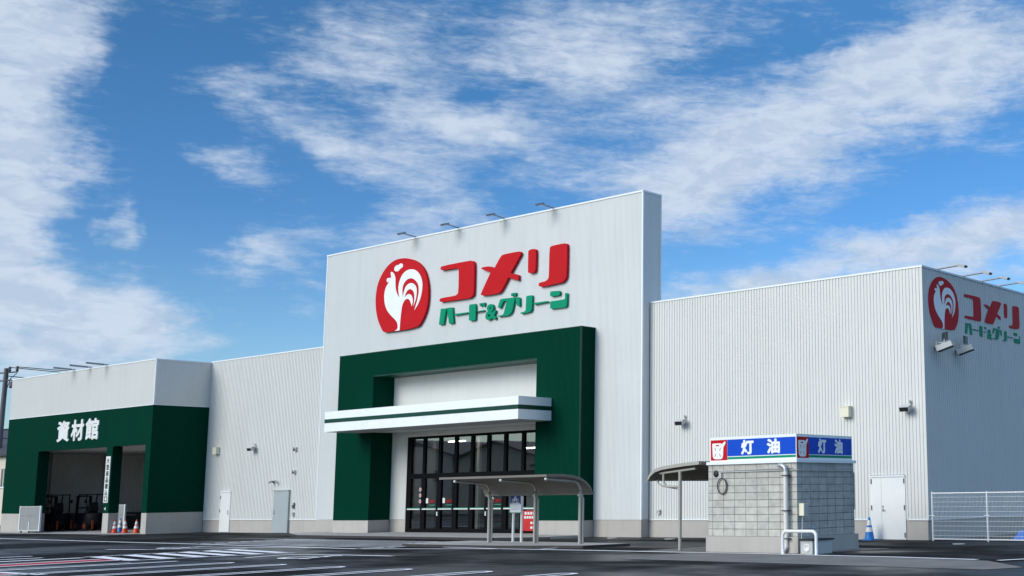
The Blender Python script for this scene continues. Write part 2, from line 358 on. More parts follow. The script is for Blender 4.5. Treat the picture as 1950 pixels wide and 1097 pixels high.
class MB:
    def __init__(s): s.v, s.f, s.sm, s.mi = [], [], [], []
    def add(s, vs, fs, smooth=False, mi=0):
        k = len(s.v); s.v += [tuple(v) for v in vs]
        for f in fs: s.f.append([k + i for i in f]); s.sm.append(smooth); s.mi.append(mi)
        return s
    def box(s, x0, x1, y0, y1, z0, z1, mi=0):
        vs = [(x, y, z) for z in (z0, z1) for y in (y0, y1) for x in (x0, x1)]
        return s.add(vs, [(0, 2, 3, 1), (4, 5, 7, 6), (0, 1, 5, 4), (2, 6, 7, 3), (0, 4, 6, 2), (1, 3, 7, 5)], mi=mi)
    def obox(s, c, ax, ay, az, mi=0):
        """box with centre c and half-axis vectors"""
        c, ax, ay, az = map(Vector, (c, ax, ay, az))
        vs = [c + i*ax + j*ay + k*az for k in (-1, 1) for j in (-1, 1) for i in (-1, 1)]
        return s.add(vs, [(0, 2, 3, 1), (4, 5, 7, 6), (0, 1, 5, 4), (2, 6, 7, 3), (0, 4, 6, 2), (1, 3, 7, 5)], mi=mi)
    def quad(s, a, b, c, d, mi=0): return s.add([a, b, c, d], [(0, 1, 2, 3)], mi=mi)
    def tube(s, pts, r, n=10, caps=True, mi=0):
        pts = [Vector(p) for p in pts]; rs = r if isinstance(r, (list, tuple)) else [r]*len(pts)
        rings, up = [], None
        for i, p in enumerate(pts):
            t = (pts[min(i+1, len(pts)-1)] - pts[max(i-1, 0)]).normalized()
            if up is None:
                up = Vector((0, 0, 1)) if abs(t.z) < .9 else Vector((1, 0, 0))
            u = (up - t*up.dot(t)).normalized(); w = t.cross(u); up = u
            rings.append([p + rs[i]*(cos(2*pi*k/n)*u + sin(2*pi*k/n)*w) for k in range(n)])
        vs = [v for q in rings for v in q]
        fs = [(i*n+k, i*n+(k+1) % n, (i+1)*n+(k+1) % n, (i+1)*n+k) for i in range(len(pts)-1) for k in range(n)]
        s.add(vs, fs, True, mi)
        if caps:
            s.add(rings[0], [tuple(range(n))[::-1]], mi=mi); s.add(rings[-1], [tuple(range(n))], mi=mi)
        return s
    def lathe(s, prof, c=(0, 0, 0), n=20, mi=0):
        vs = [(c[0]+r*cos(2*pi*k/n), c[1]+r*sin(2*pi*k/n), c[2]+z) for r, z in prof for k in range(n)]
        fs = [(i*n+k, i*n+(k+1) % n, (i+1)*n+(k+1) % n, (i+1)*n+k) for i in range(len(prof)-1) for k in range(n)]
        return s.add(vs, fs, True, mi)
    def ribs(s, axis, u0, u1, z0, z1, at, out, pitch=.13, depth=.018, duty=.72, mi=0):
        """corrugated sheet with vertical ribs: runs along `axis` ('x' or 'y') at plane `at`, `out` = -1/+1 side the ribs face"""
        br = []
        k0, k1 = math.floor(u0/pitch) - 1, math.ceil(u1/pitch) + 1
        e = pitch*.07
        for k in range(k0, k1):
            b = k*pitch
            br += [(b, 0), (b+pitch*duty-e, 0), (b+pitch*duty, 1), (b+pitch-e, 1)]
        def prof(u):
            for (a, p), (c, q) in zip(br, br[1:]):
                if a <= u <= c: return p + (q-p)*(u-a)/max(c-a, 1e-9)
            return 0
        us = [(u0, prof(u0))] + [(u, p) for u, p in br if u0 < u < u1] + [(u1, prof(u1))]
        vs = []
        for u, p in us:
            w = at - out*depth*p
            for z in (z0, z1): vs.append((u, w, z) if axis == 'x' else (w, u, z))
        fs = []
        for i in range(len(us)-1):
            a = (2*i, 2*i+2, 2*i+3, 2*i+1)
            flip = (axis == 'x' and out > 0) or (axis == 'y' and out < 0)
            fs.append(a[::-1] if flip else a)
        return s.add(vs, fs, mi=mi)
    def build(s, name, m, parent=None, loc=None):
        me = bpy.data.meshes.new(name); me.from_pydata(s.v, [], s.f)
        me.polygons.foreach_set('use_smooth', s.sm); me.polygons.foreach_set('material_index', s.mi)
        me.update()
        return link_mesh(name, me, m, parent, loc)
def outline_mesh(polys, thick, mp):
    """flat outlines (with holes) extruded by `thick`; mp maps (u, v, w) to world, w = 0..thick"""
    cu = bpy.data.curves.new('outline', 'CURVE'); cu.dimensions = '2D'; cu.fill_mode = 'BOTH'; cu.extrude = thick/2
    for P in polys:
        sp = cu.splines.new('POLY'); sp.points.add(len(P)-1)
        for q, (u, v) in zip(sp.points, P): q.co = (u, v, 0, 1)
        sp.use_cyclic_u = True
    o = bpy.data.objects.new('outline', cu); C.objects.link(o)
    me = bpy.data.meshes.new_from_object(o.evaluated_get(bpy.context.evaluated_depsgraph_get()))
    bpy.data.objects.remove(o); bpy.data.curves.remove(cu)
    for v in me.vertices: v.co = mp(v.co.x, v.co.y, v.co.z + thick/2)
    me.update(); return me
def text_mesh(body, box, thick, mp, bold=0.0):
    """lettering stretched to fill box (u0, u1, v0, v1); bold strokes are laid from shifted copies a hair apart in depth"""
    cu = bpy.data.curves.new('lettering', 'FONT'); cu.body = body; cu.extrude = .02; cu.resolution_u = 3
    o = bpy.data.objects.new('lettering', cu); C.objects.link(o)
    me = bpy.data.meshes.new_from_object(o.evaluated_get(bpy.context.evaluated_depsgraph_get()))
    bpy.data.objects.remove(o); bpy.data.curves.remove(cu)
    V = [v.co.copy() for v in me.vertices]; F = [tuple(p.vertices) for p in me.polygons]
    a, b, c, d = min(v.x for v in V), max(v.x for v in V), min(v.y for v in V), max(v.y for v in V)
    su = (box[1]-box[0])/(b-a+2*bold); sv = (box[3]-box[2])/(d-c+2*bold)
    vs, fs = [], []
    sh = [(0, 0)] if not bold else [(bold*cos(q), bold*sin(q)) for q in [pi/4*i for i in range(8)]]
    for i, (dx, dy) in enumerate(sh):
        k = len(vs); e = thick*(1 + .012*i)
        vs += [mp(box[0]+(v.x+dx+bold-a)*su, box[2]+(v.y+dy+bold-c)*sv, 0 if v.z < 0 else e) for v in V]
        fs += [[k+j for j in f] for f in F]
    bpy.data.meshes.remove(me); me = bpy.data.meshes.new('lettering'); me.from_pydata(vs, [], fs); me.update(); return me
def front(y): return lambda u, v, w: Vector((u, y - w, v))           # facing -Y
def side(x, s=1): return lambda u, v, w: Vector((x + w, u, v))       # facing +X, u runs along +Y
def copy_thing(o, loc, label=None, rz=None, scale=None):
    r = o.copy(); C.objects.link(r); r.location = loc
    if rz is not None: r.rotation_euler = (0, 0, rz)
    if label: r['label'] = label
    for ch in list(o.children):
        c = ch.copy(); C.objects.link(c); c.parent = r
        for g in ch.children:
            d = g.copy(); C.objects.link(d); d.parent = c
    return r
def arc(c, r, a0, a1, n, ax, ay):
    c, ax, ay = Vector(c), Vector(ax), Vector(ay)
    return [c + r*(cos(a0+(a1-a0)*i/n)*ax + sin(a0+(a1-a0)*i/n)*ay) for i in range(n+1)]
# ------------------------------------------------------------------ ground, paving, painted markings
def sheet(name, pts, z, m, kind='structure', thick=0.0):
    b = MB(); k = len(pts)
    if thick:
        b.add([(x, y, z) for x, y in pts] + [(x, y, z-thick) for x, y in pts], [tuple(range(k))] + [(i, k+i, k+(i+1) % k, (i+1) % k) for i in range(k)])
    else: b.add([(x, y, z) for x, y in pts], [tuple(range(k))])
    return tag(b.build(name, m), kind=kind)
sheet('ground', [(-1500, -1500), (1500, -1500), (1500, 1500), (-1500, 1500)], 0, M['asphalt'])
# fresh asphalt laid along the foot of the building and past the oil hut
sheet('asphalt_strip', [(-64.9, 27.6), (-53.0, 30.6), (-36.5, 29.3), (-29.4, 30.9), (-29.4, 29.0), (-8, 29.6), (-8, 35.3), (-64.9, 35.3)], .004, M['asphalt_new'])
sheet('driveway', [(-64.0, -12), (-8, -12), (-8, 21.4), (-18, 22.5), (-22.6, 22.85), (-33, 23.8), (-34.2, 17.0)], .003, M['asphalt_new']) if False else None
apron = sheet('pavement_apron', [(-22.5, 22.92), (-17.6, 22.75), (-14.0, 22.5), (-11.9, 22.45), (-11.5, 23.4), (-13.3, 25.3), (-16.0, 25.70), (-20.4, 26.0), (-22.75, 25.9)], .008, M['concrete_wet'])
sheet('hut_paving', [(-25.0, 26.3), (-19.2, 26.3), (-18.7, 29.9), (-24.9, 29.9)], .010, M['concrete_wet'])
sheet('hall_pavement', [(-83, 30.6), (-65.7, 31.3), (-65.2, 32.40), (-83, 32.40)], .012, M['concrete'])
sheet('entrance_pavement', [(-53.5, 33.3), (-50.3, 31.7), (-37.0, 31.4), (-35.4, 32.6), (-35.4, 34.15), (-38.2, 34.15), (-38.2, 35.3), (-48.9, 35.3), (-48.9, 34.15), (-53.5, 34.9)], .10, M['concrete'], thick=.11)
isl = [(-36.3, 27.6), (-35.6, 26.35), (-31.2, 26.35), (-28.2, 27.3), (-28.0, 29.0), (-35.8, 29.3)]
b = MB(); k = len(isl); b.add([(x, y, .08) for x, y in isl], [tuple(range(k))]); tag(b.build('bicycle_pavement', M['concrete']), kind='structure')
b = MB()
for i in range(k):
    (x0, y0), (x1, y1) = isl[i], isl[(i+1) % k]; d = Vector((x1-x0, y1-y0, 0)).normalized(); nrm = Vector((d.y, -d.x, 0))*.10
    b.obox(((x0+x1)/2+nrm.x*.52, (y0+y1)/2+nrm.y*.52, .036), d*((Vector((x1-x0, y1-y0, 0)).length)/2+.05), nrm*.5, (0, 0, .036))
tag(b.build('kerb', M['kerb_dark']), kind='structure')
b = MB()
for (x0, y0), (x1, y1) in (((-53.5, 33.25), (-50.3, 31.64)), ((-50.3, 31.64), (-37.0, 31.34)), ((-37.0, 31.34), (-35.35, 32.55))):
    d = Vector((x1-x0, y1-y0, 0)); dn = d.normalized(); nrm = Vector((dn.y, -dn.x, 0))
    b.obox(((x0+x1)/2+nrm.x*.07, (y0+y1)/2+nrm.y*.07, .046), d/2, nrm*.06, (0, 0, .046))
tag(b.build('kerb', M['kerb_dark']), kind='structure')

LZ = [.016]
def line(pts, w=.12, m='road_white', name='road_marking', cl=False):
    b = MB(); P = [Vector((x, y, 0)) for x, y in pts]
    if cl: P.append(P[0])
    Ls, Rs = [], []
    for i, p in enumerate(P):
        t = (P[min(i+1, len(P)-1)] - P[max(i-1, 0)]).normalized(); nn = Vector((-t.y, t.x, 0))*w/2
        Ls.append(p+nn); Rs.append(p-nn)
    z = LZ[0]
    vs = [(v.x, v.y, z) for v in Ls] + [(v.x, v.y, z) for v in Rs]; n = len(P)
    b.add(vs, [(n+i, n+i+1, i+1, i) for i in range(n-1)])
    return tag(b.build(name, M[m]), kind='structure')
# hairpin bay markings: pairs of lines closed by a half circle
def hairpin(x, yend, ylen=6.5, w=.42, lw=.14, lean=0.0):
    r = w/2; pts = [(x-r+lean*(-ylen), yend-ylen), (x-r, yend-r)]
    pts += [(x+r*cos(a), yend-r+r*sin(a)) for a in [pi - pi*i/12 for i in range(1, 12)]]
    pts += [(x+r, yend-r), (x+r+lean*(-ylen), yend-ylen)]
    line(pts, lw)
for x, ye in ((-19.05, 18.15), (-21.35, 17.9), (-23.85, 17.75), (-26.32, 17.72), (-28.78, 17.75), (-31.05, 17.7)): hairpin(x, ye)
line([(-33.4, 10.0), (-33.4, 17.55)], .22); line([(-34.0, 10.0), (-33.95, 16.6)], .12)
# accessible bay: red fill with white borders, and the hatched walkway at its head
sheet('red_bay', [(-36.45, 12.4), (-35.35, 12.4), (-35.9, 17.25), (-37.0, 17.25)], .014, M['road_red'])
line([(-36.55, 12.4), (-37.1, 17.3)], .20); line([(-35.2, 12.2), (-35.8, 17.3)], .20)
line([(-38.5, 13.2), (-38.6, 17.5)], .34); line([(-40.2, 14.0), (-39.95, 17.0)], .26); line([(-41.9, 14.2), (-41.6, 17.4)], .26); line([(-40.2, 15.6), (-41.7, 16.0)], .3)
sheet('red_bay', [(-32.9, 11.4), (-31.4, 11.4), (-31.2, 12.75), (-32.6, 12.75)], .014, M['road_red'])
line([(-32.6, 12.9), (-30.4, 12.95)], .26)
for y0 in (17.95, 18.95, 19.9, 20.75, 21.6, 22.4): line([(-39.2 - (y0-18)*.12, y0+.12), (-35.3, y0-.65)], .42)
line([(-39.0, 17.7), (-39.8, 23.2)], .16); line([(-35.2, 17.1), (-34.9, 21.9)], .16)
line([(-44.7, 21.0), (-42.9, 21.5), (-41.0, 23.5), (-38.0, 24.3)], .22)
def wheelchair(x, y, s, w):
    line([(x+.5*s*cos(a)-.05*s, y-.25*s+.5*s*sin(a)) for a in [rad(120)+rad(265)*i/18 for i in range(19)]], w)
    line([(x-.1*s, y+.75*s), (x-.05*s, y+.05*s), (x+.4*s, y+.02*s), (x+.6*s, y-.6*s), (x+.85*s, y-.5*s)], w); line([(x-.08*s, y+.42*s), (x+.35*s, y+.42*s)], w)
    line([(x-.1*s+.09*s*cos(a), y+.95*s+.09*s*sin(a)) for a in [2*pi*i/10 for i in range(10)]], w, cl=True)
wheelchair(-31.6, 20.25, .95, .22); wheelchair(-43.3, 22.9, .95, .24)
line([(-33.3, 19.4), (-33.95, 21.05), (-31.8, 21.5), (-29.7, 21.6)], .20)
# no-parking hatching in front of the entrance
line([(-46.2, 25.0), (-42.0, 24.75), (-35.4, 24.35), (-30.2, 25.9), (-26.3, 26.08), (-22.85, 26.02)], .24)
line([(-46.2, 25.0), (-47.7, 29.4), (-36.8, 29.35)], .20); line([(-36.8, 29.35), (-35.0, 25.2), (-35.4, 24.35)], .16)
for i, y in enumerate((25.5, 26.15, 26.8, 27.45, 28.1, 28.75)): line([(-46.5-i*.22, y+.25), (-35.3-i*.27, y-.2)], .17)
line([(-82, 27.2), (-65.6, 26.0), (-54.0, 25.3), (-46.2, 25.0)], .24)
line([(-28.8, 26.15), (-29.6, 30.2)], .14); line([(-33.4, 26.2), (-30.6, 25.95)], .2)
line([(-22.85, 26.03), (-20.5, 26.12), (-18.1, 25.92), (-16.0, 25.84), (-13.7, 25.52)], .22)
line([(-13.1, 25.4), (-12.6, 26.6), (-11.0, 28.0)], .18)
for i, (x, y) in enumerate(((-33.68, 34.1), (-30.6, 33.9), (-18.3, 33.0))):
    b = MB(); b.lathe([(0, .02), (.17, .02), (.19, .017), (.19, .002)], (x, y, 0), 20)
    tag(b.build('drain_cover', M['light_grey'], None, (x, y, 0)), ['round grey drain cover in the asphalt before the white tower', 'round grey drain cover in the asphalt near the hut shelter', 'round grey drain cover in the asphalt near the white mesh fence'][i], 'drain cover', 'drain covers set in the asphalt')

# ------------------------------------------------------------------ the store
YW, XR, ZT = 35.42, -20.72, 9.05
store = thing('store_building', 'large white ribbed metal store with green entrance portal and tall sign parapet', 'building', (-43, 35.4, 0))
SP = dict(pitch=.13, depth=.022)
for pcs in (((-33.04, -22.93, .66, 9.0), (-22.93, -21.57, 2.13, 9.0), (-21.57, -20.74, .66, 9.0)), ((-65.1, -63.42, .66, 9.0), (-63.42, -62.48, 2.1, 9.0), (-62.48, -54.2, .66, 9.0))):
    b = MB()
    for x0, x1, z0, z1 in pcs: b.ribs('x', x0, x1, z0, z1, YW, -1, **SP)
    b.build('front_wall', M['white_siding'], store)
b = MB(); b.ribs('y', 35.44, 78, .66, 9.0, XR, 1, **SP); b.build('side_wall', M['white_siding'], store)
b = MB()      # structure behind the sheets, roof deck and the other outside walls
b.box(-65.0, -54.0, YW+.03, YW+.2, 0, 8.9); b.box(-33.3, XR-.03, YW+.03, YW+.2, 0, 8.9); b.box(XR-.2, XR-.03, YW+.2, 78, 0, 8.9)
b.box(-54.0, -47.9, YW+.03, YW+.2, 0, 8.9); b.box(-38.0, -33.3, YW+.03, YW+.2, 0, 8.9); b.box(-47.9, -38.0, YW+.03, YW+.2, 4.36, 8.9)
b.box(-65.0, XR-.2, 78, 78.2, 0, 8.9); b.box(-65.2, -65.0, 47, 78.2, 0, 8.9)
b.build('wall_backing', M['light_grey'], store)
b = MB(); b.box(-65.0, XR-.2, YW+.2, 78, 8.55, 8.75); b.build('roof', M['light_grey'], store)
def pieces(name, m, par, boxes):
    for q in boxes: MB().box(*q).build(name, m, par)
pieces('plinth', M['plinth'], store, [(x0, x1, YW+.012, YW+.03, 0, .65) for x0, x1 in ((-65.1, -63.42), (-62.48, -58.40), (-57.08, -54.2), (-33.04, -22.93), (-21.57, XR-.015))]
    + [(XR-.03, XR-.012, YW+.012, 78, 0, .65)] + [(x0, x1, 35.012, YW+.03, 0, .65) for x0, x1 in ((-54.19, -51.66), (-35.59, -33.05))]
    + [(-51.64, -49.01, 34.253, 35.36, 0, .65), (-38.14, -35.61, 34.253, 35.36, 0, .65), (-49.01, -47.87, 35.383, YW+.03, 0, .65)])
pieces('flashing', M['white_trim'], store, [(-33.03, XR+.02, YW-.02, YW+.35, 9.0, 9.06), (XR-.35, XR+.02, YW+.35, 78, 9.0, 9.06), (-65.1, -54.21, YW-.02, YW+.35, 9.0, 9.06)]
    + [(x0, x1, YW-.022, YW+.02, .635, .665) for x0, x1 in ((-65.08, -63.46), (-62.44, -58.44), (-57.04, -54.22), (-33.02, -23.0), (-21.5, XR+.01))] + [(XR-.02, XR+.024, YW+.06, 78, .635, .665)])
TP = dict(pitch=.066, depth=.010)
b = MB()
for x0, x1, z0, z1 in ((-54.2, -49.0, .66, 13.42), (-38.15, -33.04, .66, 13.42), (-49.0, -38.15, 7.2, 13.42)): b.ribs('x', x0, x1, z0, z1, 35.0, -1, **TP)
b.ribs('y', 35.0, 35.40, .66, 13.42, -33.04, 1, **TP); b.ribs('y', 35.40, 36.05, 8.9, 13.42, -33.04, 1, **TP)
b.ribs('y', 35.0, 36.05, .66, 13.42, -54.2, -1, **TP); b.ribs('x', -54.2, -33.04, 8.7, 13.42, 36.05, 1, **TP)
tower = b.build('sign_tower', M['tower_siding'], store)
b = MB(); b.box(-54.22, -33.02, 34.975, 36.07, 13.42, 13.49)
b.box(-33.10, -33.03, 34.99, 35.06, .66, 13.419); b.box(-54.21, -54.14, 34.99, 35.06, .66, 13.419); b.box(-33.035, -33.025, 35.985, 36.06, 9.07, 13.419)
b.build('cap', M['white_trim'], tower)
# green portal
b = MB(); YF = 34.24
for x0, x1, z0, z1 in ((-51.65, -49.0, .65, 8.2), (-38.15, -35.6, .65, 8.2), (-49.0, -38.15, 7.16, 8.2)): b.ribs('x', x0, x1, z0, z1, YF, -1, **TP)
b.ribs('y', YF, 35.0, .65, 8.2, -35.6, 1, **TP); b.ribs('y', YF, 35.37, .65, 7.16, -49.0, 1, **TP)
b.ribs('y', YF, 35.0, .65, 8.2, -51.65, -1, **TP); b.ribs('y', YF, 35.37, .65, 7.16, -38.15, -1, **TP)
portal = b.build('portal', M['green_siding'], store)
b = MB(); b.box(-51.67, -35.58, YF-.012, 34.999, 8.2, 8.235); b.box(-48.99, -38.16, YF+.02, 35.36, 7.10, 7.159)
b.box(-35.65, -35.592, YF-.008, YF+.05, .66, 8.199)
b.build('trim', M['green_trim'], portal)
b = MB(); b.ribs('x', -49.0, -38.15, 4.34, 7.12, 35.37, -1, **TP); b.ribs('x', -49.0, -47.87, .66, 4.34, 35.37, -1, **TP)
b.build('recess_wall', M['white_siding'], store)
# canopy
b = MB(); b.box(-50.0, -37.23, 32.52, 34.23, 4.575, 5.47); b.box(-48.98, -38.17, 34.23, 35.34, 4.575, 5.47)
can = b.build('canopy', M['canopy_white'], store)
b = MB(); b.box(-50.006, -37.224, 32.512, 34.225, 4.965, 5.135); b.build('stripe', M['green_trim'], can)
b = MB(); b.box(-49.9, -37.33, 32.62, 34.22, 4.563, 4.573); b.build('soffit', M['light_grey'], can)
# entrance glazing
gz = MB(); Y0, Y1 = 35.385, 35.50; GX0, GX1 = -47.87, -38.16; gtop = 4.335
gz.box(GX0, GX1, Y0, Y1, gtop-.10, gtop); gz.box(GX0, GX1, Y0, Y1, 2.46, 2.68); gz.box(GX0, GX1, Y0, Y1, .101, .26)
gz.box(GX0, GX0+.30, Y0+.002, Y1-.002, .262, gtop-.102)
MU = [-46.69, -45.59, -44.51, -43.42, -42.36, -41.28, -40.17, -39.15]
for x in MU:
    gz.box(x-.085, x+.085, Y0+.002, Y1-.002, 2.682, gtop-.102); gz.box(x-.14, x+.14, Y0+.002, Y1-.002, .262, 2.458)
gz.box(GX1-.1, GX1, Y0+.002, Y1-.002, .262, gtop-.102)
glaz = gz.build('entrance_glazing', M['black_frame'], store)
edges = [GX0+.30] + MU + [GX1]
for x0, x1 in zip(edges, edges[1:]):
    for z0, z1 in ((2.682, gtop-.102), (.262, 2.458)):
        b = MB(); b.quad((x0, 35.45, z0), (x1, 35.45, z0), (x1, 35.45, z1), (x0, 35.45, z1)); b.build('pane', M['glass'], glaz)
# glass bands and shop marks stuck on the panes
b = MB(); 
for x0, x1 in zip(edges, edges[1:]): b.box(x0-.02 if x0 > -47 else x0-.2, x1-.17, 35.372, 35.376, 1.09, 1.135)
b.build('safety_band', M['decal_white'], glaz)
b = MB()
for x0, x1 in zip(edges, edges[1:]): b.box(x0-.02 if x0 > -47 else x0-.2, x1-.17, 35.377, 35.381, 1.136, 1.17)
b.build('safety_band', M['decal_green'], glaz)
for x0 in (-46.45, -45.3, -42.1, -40.9):
    e = MB(); e.obox((x0+.10, 35.374, 1.47), (.075, 0, 0), (0, .002, 0), (0, 0, .10)); e.obox((x0+.10, 35.373, 1.53), (.05, 0, 0), (0, .002, 0), (0, 0, .07)); e.build('door_mark', M['decal_white'], glaz)
    link_mesh('door_lettering', text_mesh('コメリ', (x0+.24, x0+.64, 1.38, 1.53), .004, front(35.378), .03), M['red_sign'], glaz)
    b = MB(); b.box(x0+.24, x0+.66, 35.374, 35.378, 1.27, 1.31); b.build('door_lettering', M['decal_green'], glaz)
for x0 in (-46.85, -40.45):
    for z in (1.46, 1.72, 1.98):
        e = MB(); e.add([(x0+.075*cos(2*pi*k/14), 35.370+w, z+.085*sin(2*pi*k/14)) for w in (0, .004) for k in range(14)], [tuple(range(14))]+[(k, (k+1) % 14, 14+(k+1) % 14, 14+k) for k in range(14)]); e.build('notice_disc', M['decal_white'], glaz)
        e = MB(); e.add([(x0+.045*cos(2*pi*k/12), 35.367, z+.055*sin(2*pi*k/12)) for k in range(12)], [tuple(range(12))]); e.build('notice_disc', M['poster_red'], glaz)
for x in (-45.6, -42.38):
    b = MB(); b.box(x-.03, x+.03, 35.33, 35.38, .82, 1.0); b.build('pull_handle', M['white_paint'], glaz)
# red notice on the last pane
px0, px1 = -40.05, -39.05
b = MB(); b.box(px0, px1, 35.366, 35.380, .20, 1.02); b.build('red_poster', M['poster_red'], glaz)
pieces('poster_lettering', M['decal_white'], glaz, [(px0+.10+i*.17, px0+.22+i*.17, 35.360, 35.3655, .86, .97) for i in range(5)])
pieces('poster_lettering', M['decal_white'], glaz, [(px0+.08+i*.145, px0+.19+i*.145, 35.360, 35.3655, .70, .80) for i in range(6)])
pieces('poster_lettering', M['decal_white'], glaz, [(px0+.46+i*.15, px0+.58+i*.15, 35.360, 35.3655, z, z+.09) for z in (.48, .29) for i in range(3)])
# inside the entrance
b = MB(); b.box(-52, -36.5, 35.64, 47, .02, .10); b.build('entrance_floor', M['interior_dark'], store)
b = MB(); b.quad((-54, 46, .1), (-36.5, 46, .1), (-36.5, 46, 6), (-54, 46, 6)); b.quad((-54, 35.64, .1), (-54, 46, .1), (-54, 46, 6), (-54, 35.64, 6)); b.quad((-36.5, 46, .1), (-36.5, 35.64, .1), (-36.5, 35.64, 6), (-36.5, 46, 6)); b.quad((-54, 35.64, 5.6), (-54, 46, 5.6), (-36.5, 46, 5.6), (-36.5, 35.64, 5.6))
b.build('interior_wall', M['interior'], store)
b = MB()
for x0 in (-50.4, -47.0): b.box(x0, x0+.18, 38.6, 38.75, .1, 4.4)
b.box(-50.4, -38.0, 38.6, 38.75, 2.55, 2.75); b.box(-50.4, -49.9, 36.2, 38.5, .1, 4.0); b.box(-44.5, -42.6, 40.5, 41.0, .1, 1.35); b.box(-48.0, -46.2, 41.5, 42.2, .1, 1.6)
b.build('interior_fitting', M['interior_grey'], store)
for x0, x1, y, z in ((-48.07, -46.26, 37.6, 4.43), (-47.19, -46.85, 38.9, 4.50), (-43.25, -41.94, 37.6, 4.43), (-44.12, -43.32, 38.9, 3.77), (-50.2, -49.0, 39.5, 4.3)):
    b = MB(); b.box(x0, x1, y-.05, y+.05, z, z+.05); l_ = b.build('ceiling_lamp', M['tube'], store)
    b = MB(); b.box(x0-.02, x1+.02, y-.08, y+.08, z+.051, z+.10); b.tube([((x0+x1)/2, y, z+.1), ((x0+x1)/2, y, 5.6)], .01, 5); b.build('lamp_body', M['white_paint'], l_)

pieces('corner_trim', M['white_siding'], store, [(XR-.05, XR+.004, YW-.004, YW+.05, .67, 8.998)])
def flush_door(x0, x1, z1, m, leafsplit=None, handle_x=None, hinge=(), proud=.03, fr=M['white_trim']):
    b = MB(); b.box(x0, x1, YW-proud, YW+.028, .015, z1)
    d = b.build('service_door', m, store)
    if leafsplit:
        b = MB(); b.box(leafsplit-.006, leafsplit+.006, YW-proud-.003, YW-proud-.0005, .03, z1-.02); b.build('leaf_gap', M['light_grey'], d)
    b = MB(); b.box(x0-.05, x1+.05, YW-proud-.03, YW+.02, z1+.002, z1+.05); b.box(x0-.045, x0-.002, YW-proud+.002, YW+.028, .01, z1); b.box(x1+.002, x1+.045, YW-proud+.002, YW+.028, .01, z1); b.build('door_frame', fr, d)
    if handle_x:
        b = MB(); b.tube([(handle_x, YW-proud-.001, .98), (handle_x, YW-proud-.06, .98), (handle_x+.09, YW-proud-.06, .98)], .014); b.obox((handle_x, YW-proud-.006, 1.0), (.028, 0, 0), (0, .005, 0), (0, 0, .08)); b.obox((handle_x, YW-proud-.02, 1.10), (.022, 0, 0), (0, .018, 0), (0, 0, .022)); b.build('handle', M['steel'], d)
    for hx, hz in hinge:
        b = MB(); b.tube([(hx, YW-proud-.012, hz-.08), (hx, YW-proud-.012, hz+.08)], .018, 8); b.build('hinge', M['dark_grey'], d)
    return d
flush_door(-22.88, -21.62, 2.06, M['white_paint'], -22.5, -22.45, ((-22.89, 1.92), (-22.89, 1.05), (-21.61, 1.92), (-21.61, 1.05), (-21.61, .16)))
flush_door(-63.38, -62.52, 2.06, M['white_paint'], None, -62.62, ((-63.40, 1.8), (-63.40, 1.1)))
d2 = flush_door(-58.36, -57.12, 2.06, M['grey_door'], None, -58.28, (), .10, M['grey_door'])
tag(d2, 'grey painted service door')

# wall fittings
def wall_lamp(x, z, label):
    t = thing('flood_lamp', label, 'wall light', (x, YW, z), 'small flood lights on the front wall')
    b = MB(); b.box(x-.05, x+.05, YW-.04, YW-.001, z-.06, z+.10); b.tube([(x, YW-.04, z), (x, YW-.18, z-.04)], .025, 8); b.build('bracket', M['light_grey'], t)
    b = MB(); c = Vector((x-.05, YW-.24, z-.06)); ax = Vector((.19, 0, 0)); ay = Vector((0, .10, .05)); az_ = Vector((0, -.03, .075)); b.obox(c, ax, ay, az_); b.build('lamp_head', M['light_grey'], t)
    b = MB(); b.obox(c - az_*1.02 - ay*.1 , ax*.88, ay*.85, az_*.04); b.obox(c - ay*1.03, ax*.88, ay*.04, az_*.8); b.build('lens', M['lens'], t)
    b = MB(); b.tube([(x+.03, YW-.03, z+.12), (x+.03, YW-.08, z+.13), (x+.03, YW-.08, z+.21)], .03, 10); b.build('motion_sensor', M['light_grey'], t)
wall_lamp(-60.4, 4.30, 'small flood light with motion sensor between the cream box and grey door')
wall_lamp(-31.2, 4.34, 'small flood light with motion sensor just right of the tower')
wall_lamp(-21.3, 4.36, 'small flood light with motion sensor above the white double door')
def cream_box(x, z, s, label):
    b = MB(); b.box(x-s, x+s, YW-.22, YW-.001, z-s, z+s); b.box(x-s-.015, x+s+.015, YW-.235, YW-.002, z+s+.001, z+s+.03)
    tag(b.build('junction_box', M['cream_box'], None, (x, YW, z)), label, 'junction box', 'cream boxes on the front wall')
cream_box(-63.98, 4.23, .17, 'square cream box high on the wall above the narrow white door'); cream_box(-23.8, 4.29, .17, 'square cream box high on the wall above the oil hut')
def camera_unit(x, z, label):
    t = thing('security_camera', label, 'camera', (x, YW, z), None)
    b = MB(); b.tube([(x, YW-.001, z), (x, YW-.14, z)], .03, 8); b.tube([(x-.13, YW-.14, z), (x+.13, YW-.14, z)], .02, 8); b.build('bracket', M['dark_grey'], t)
    for sx in (-1, 1):
        b = MB(); b.tube([(x+sx*.13, YW-.14, z), (x+sx*.20, YW-.26, z-.06)], [.055, .065], 12); b.build('lamp_head', M['light_grey'], t)
        b = MB(); b.tube([(x+sx*.2005, YW-.261, z-.0605), (x+sx*.203, YW-.266, z-.063)], .055, 12); b.build('lens', M['lens'], t)
camera_unit(-58.4, 2.56, 'twin headed security sensor on the wall above the grey door')
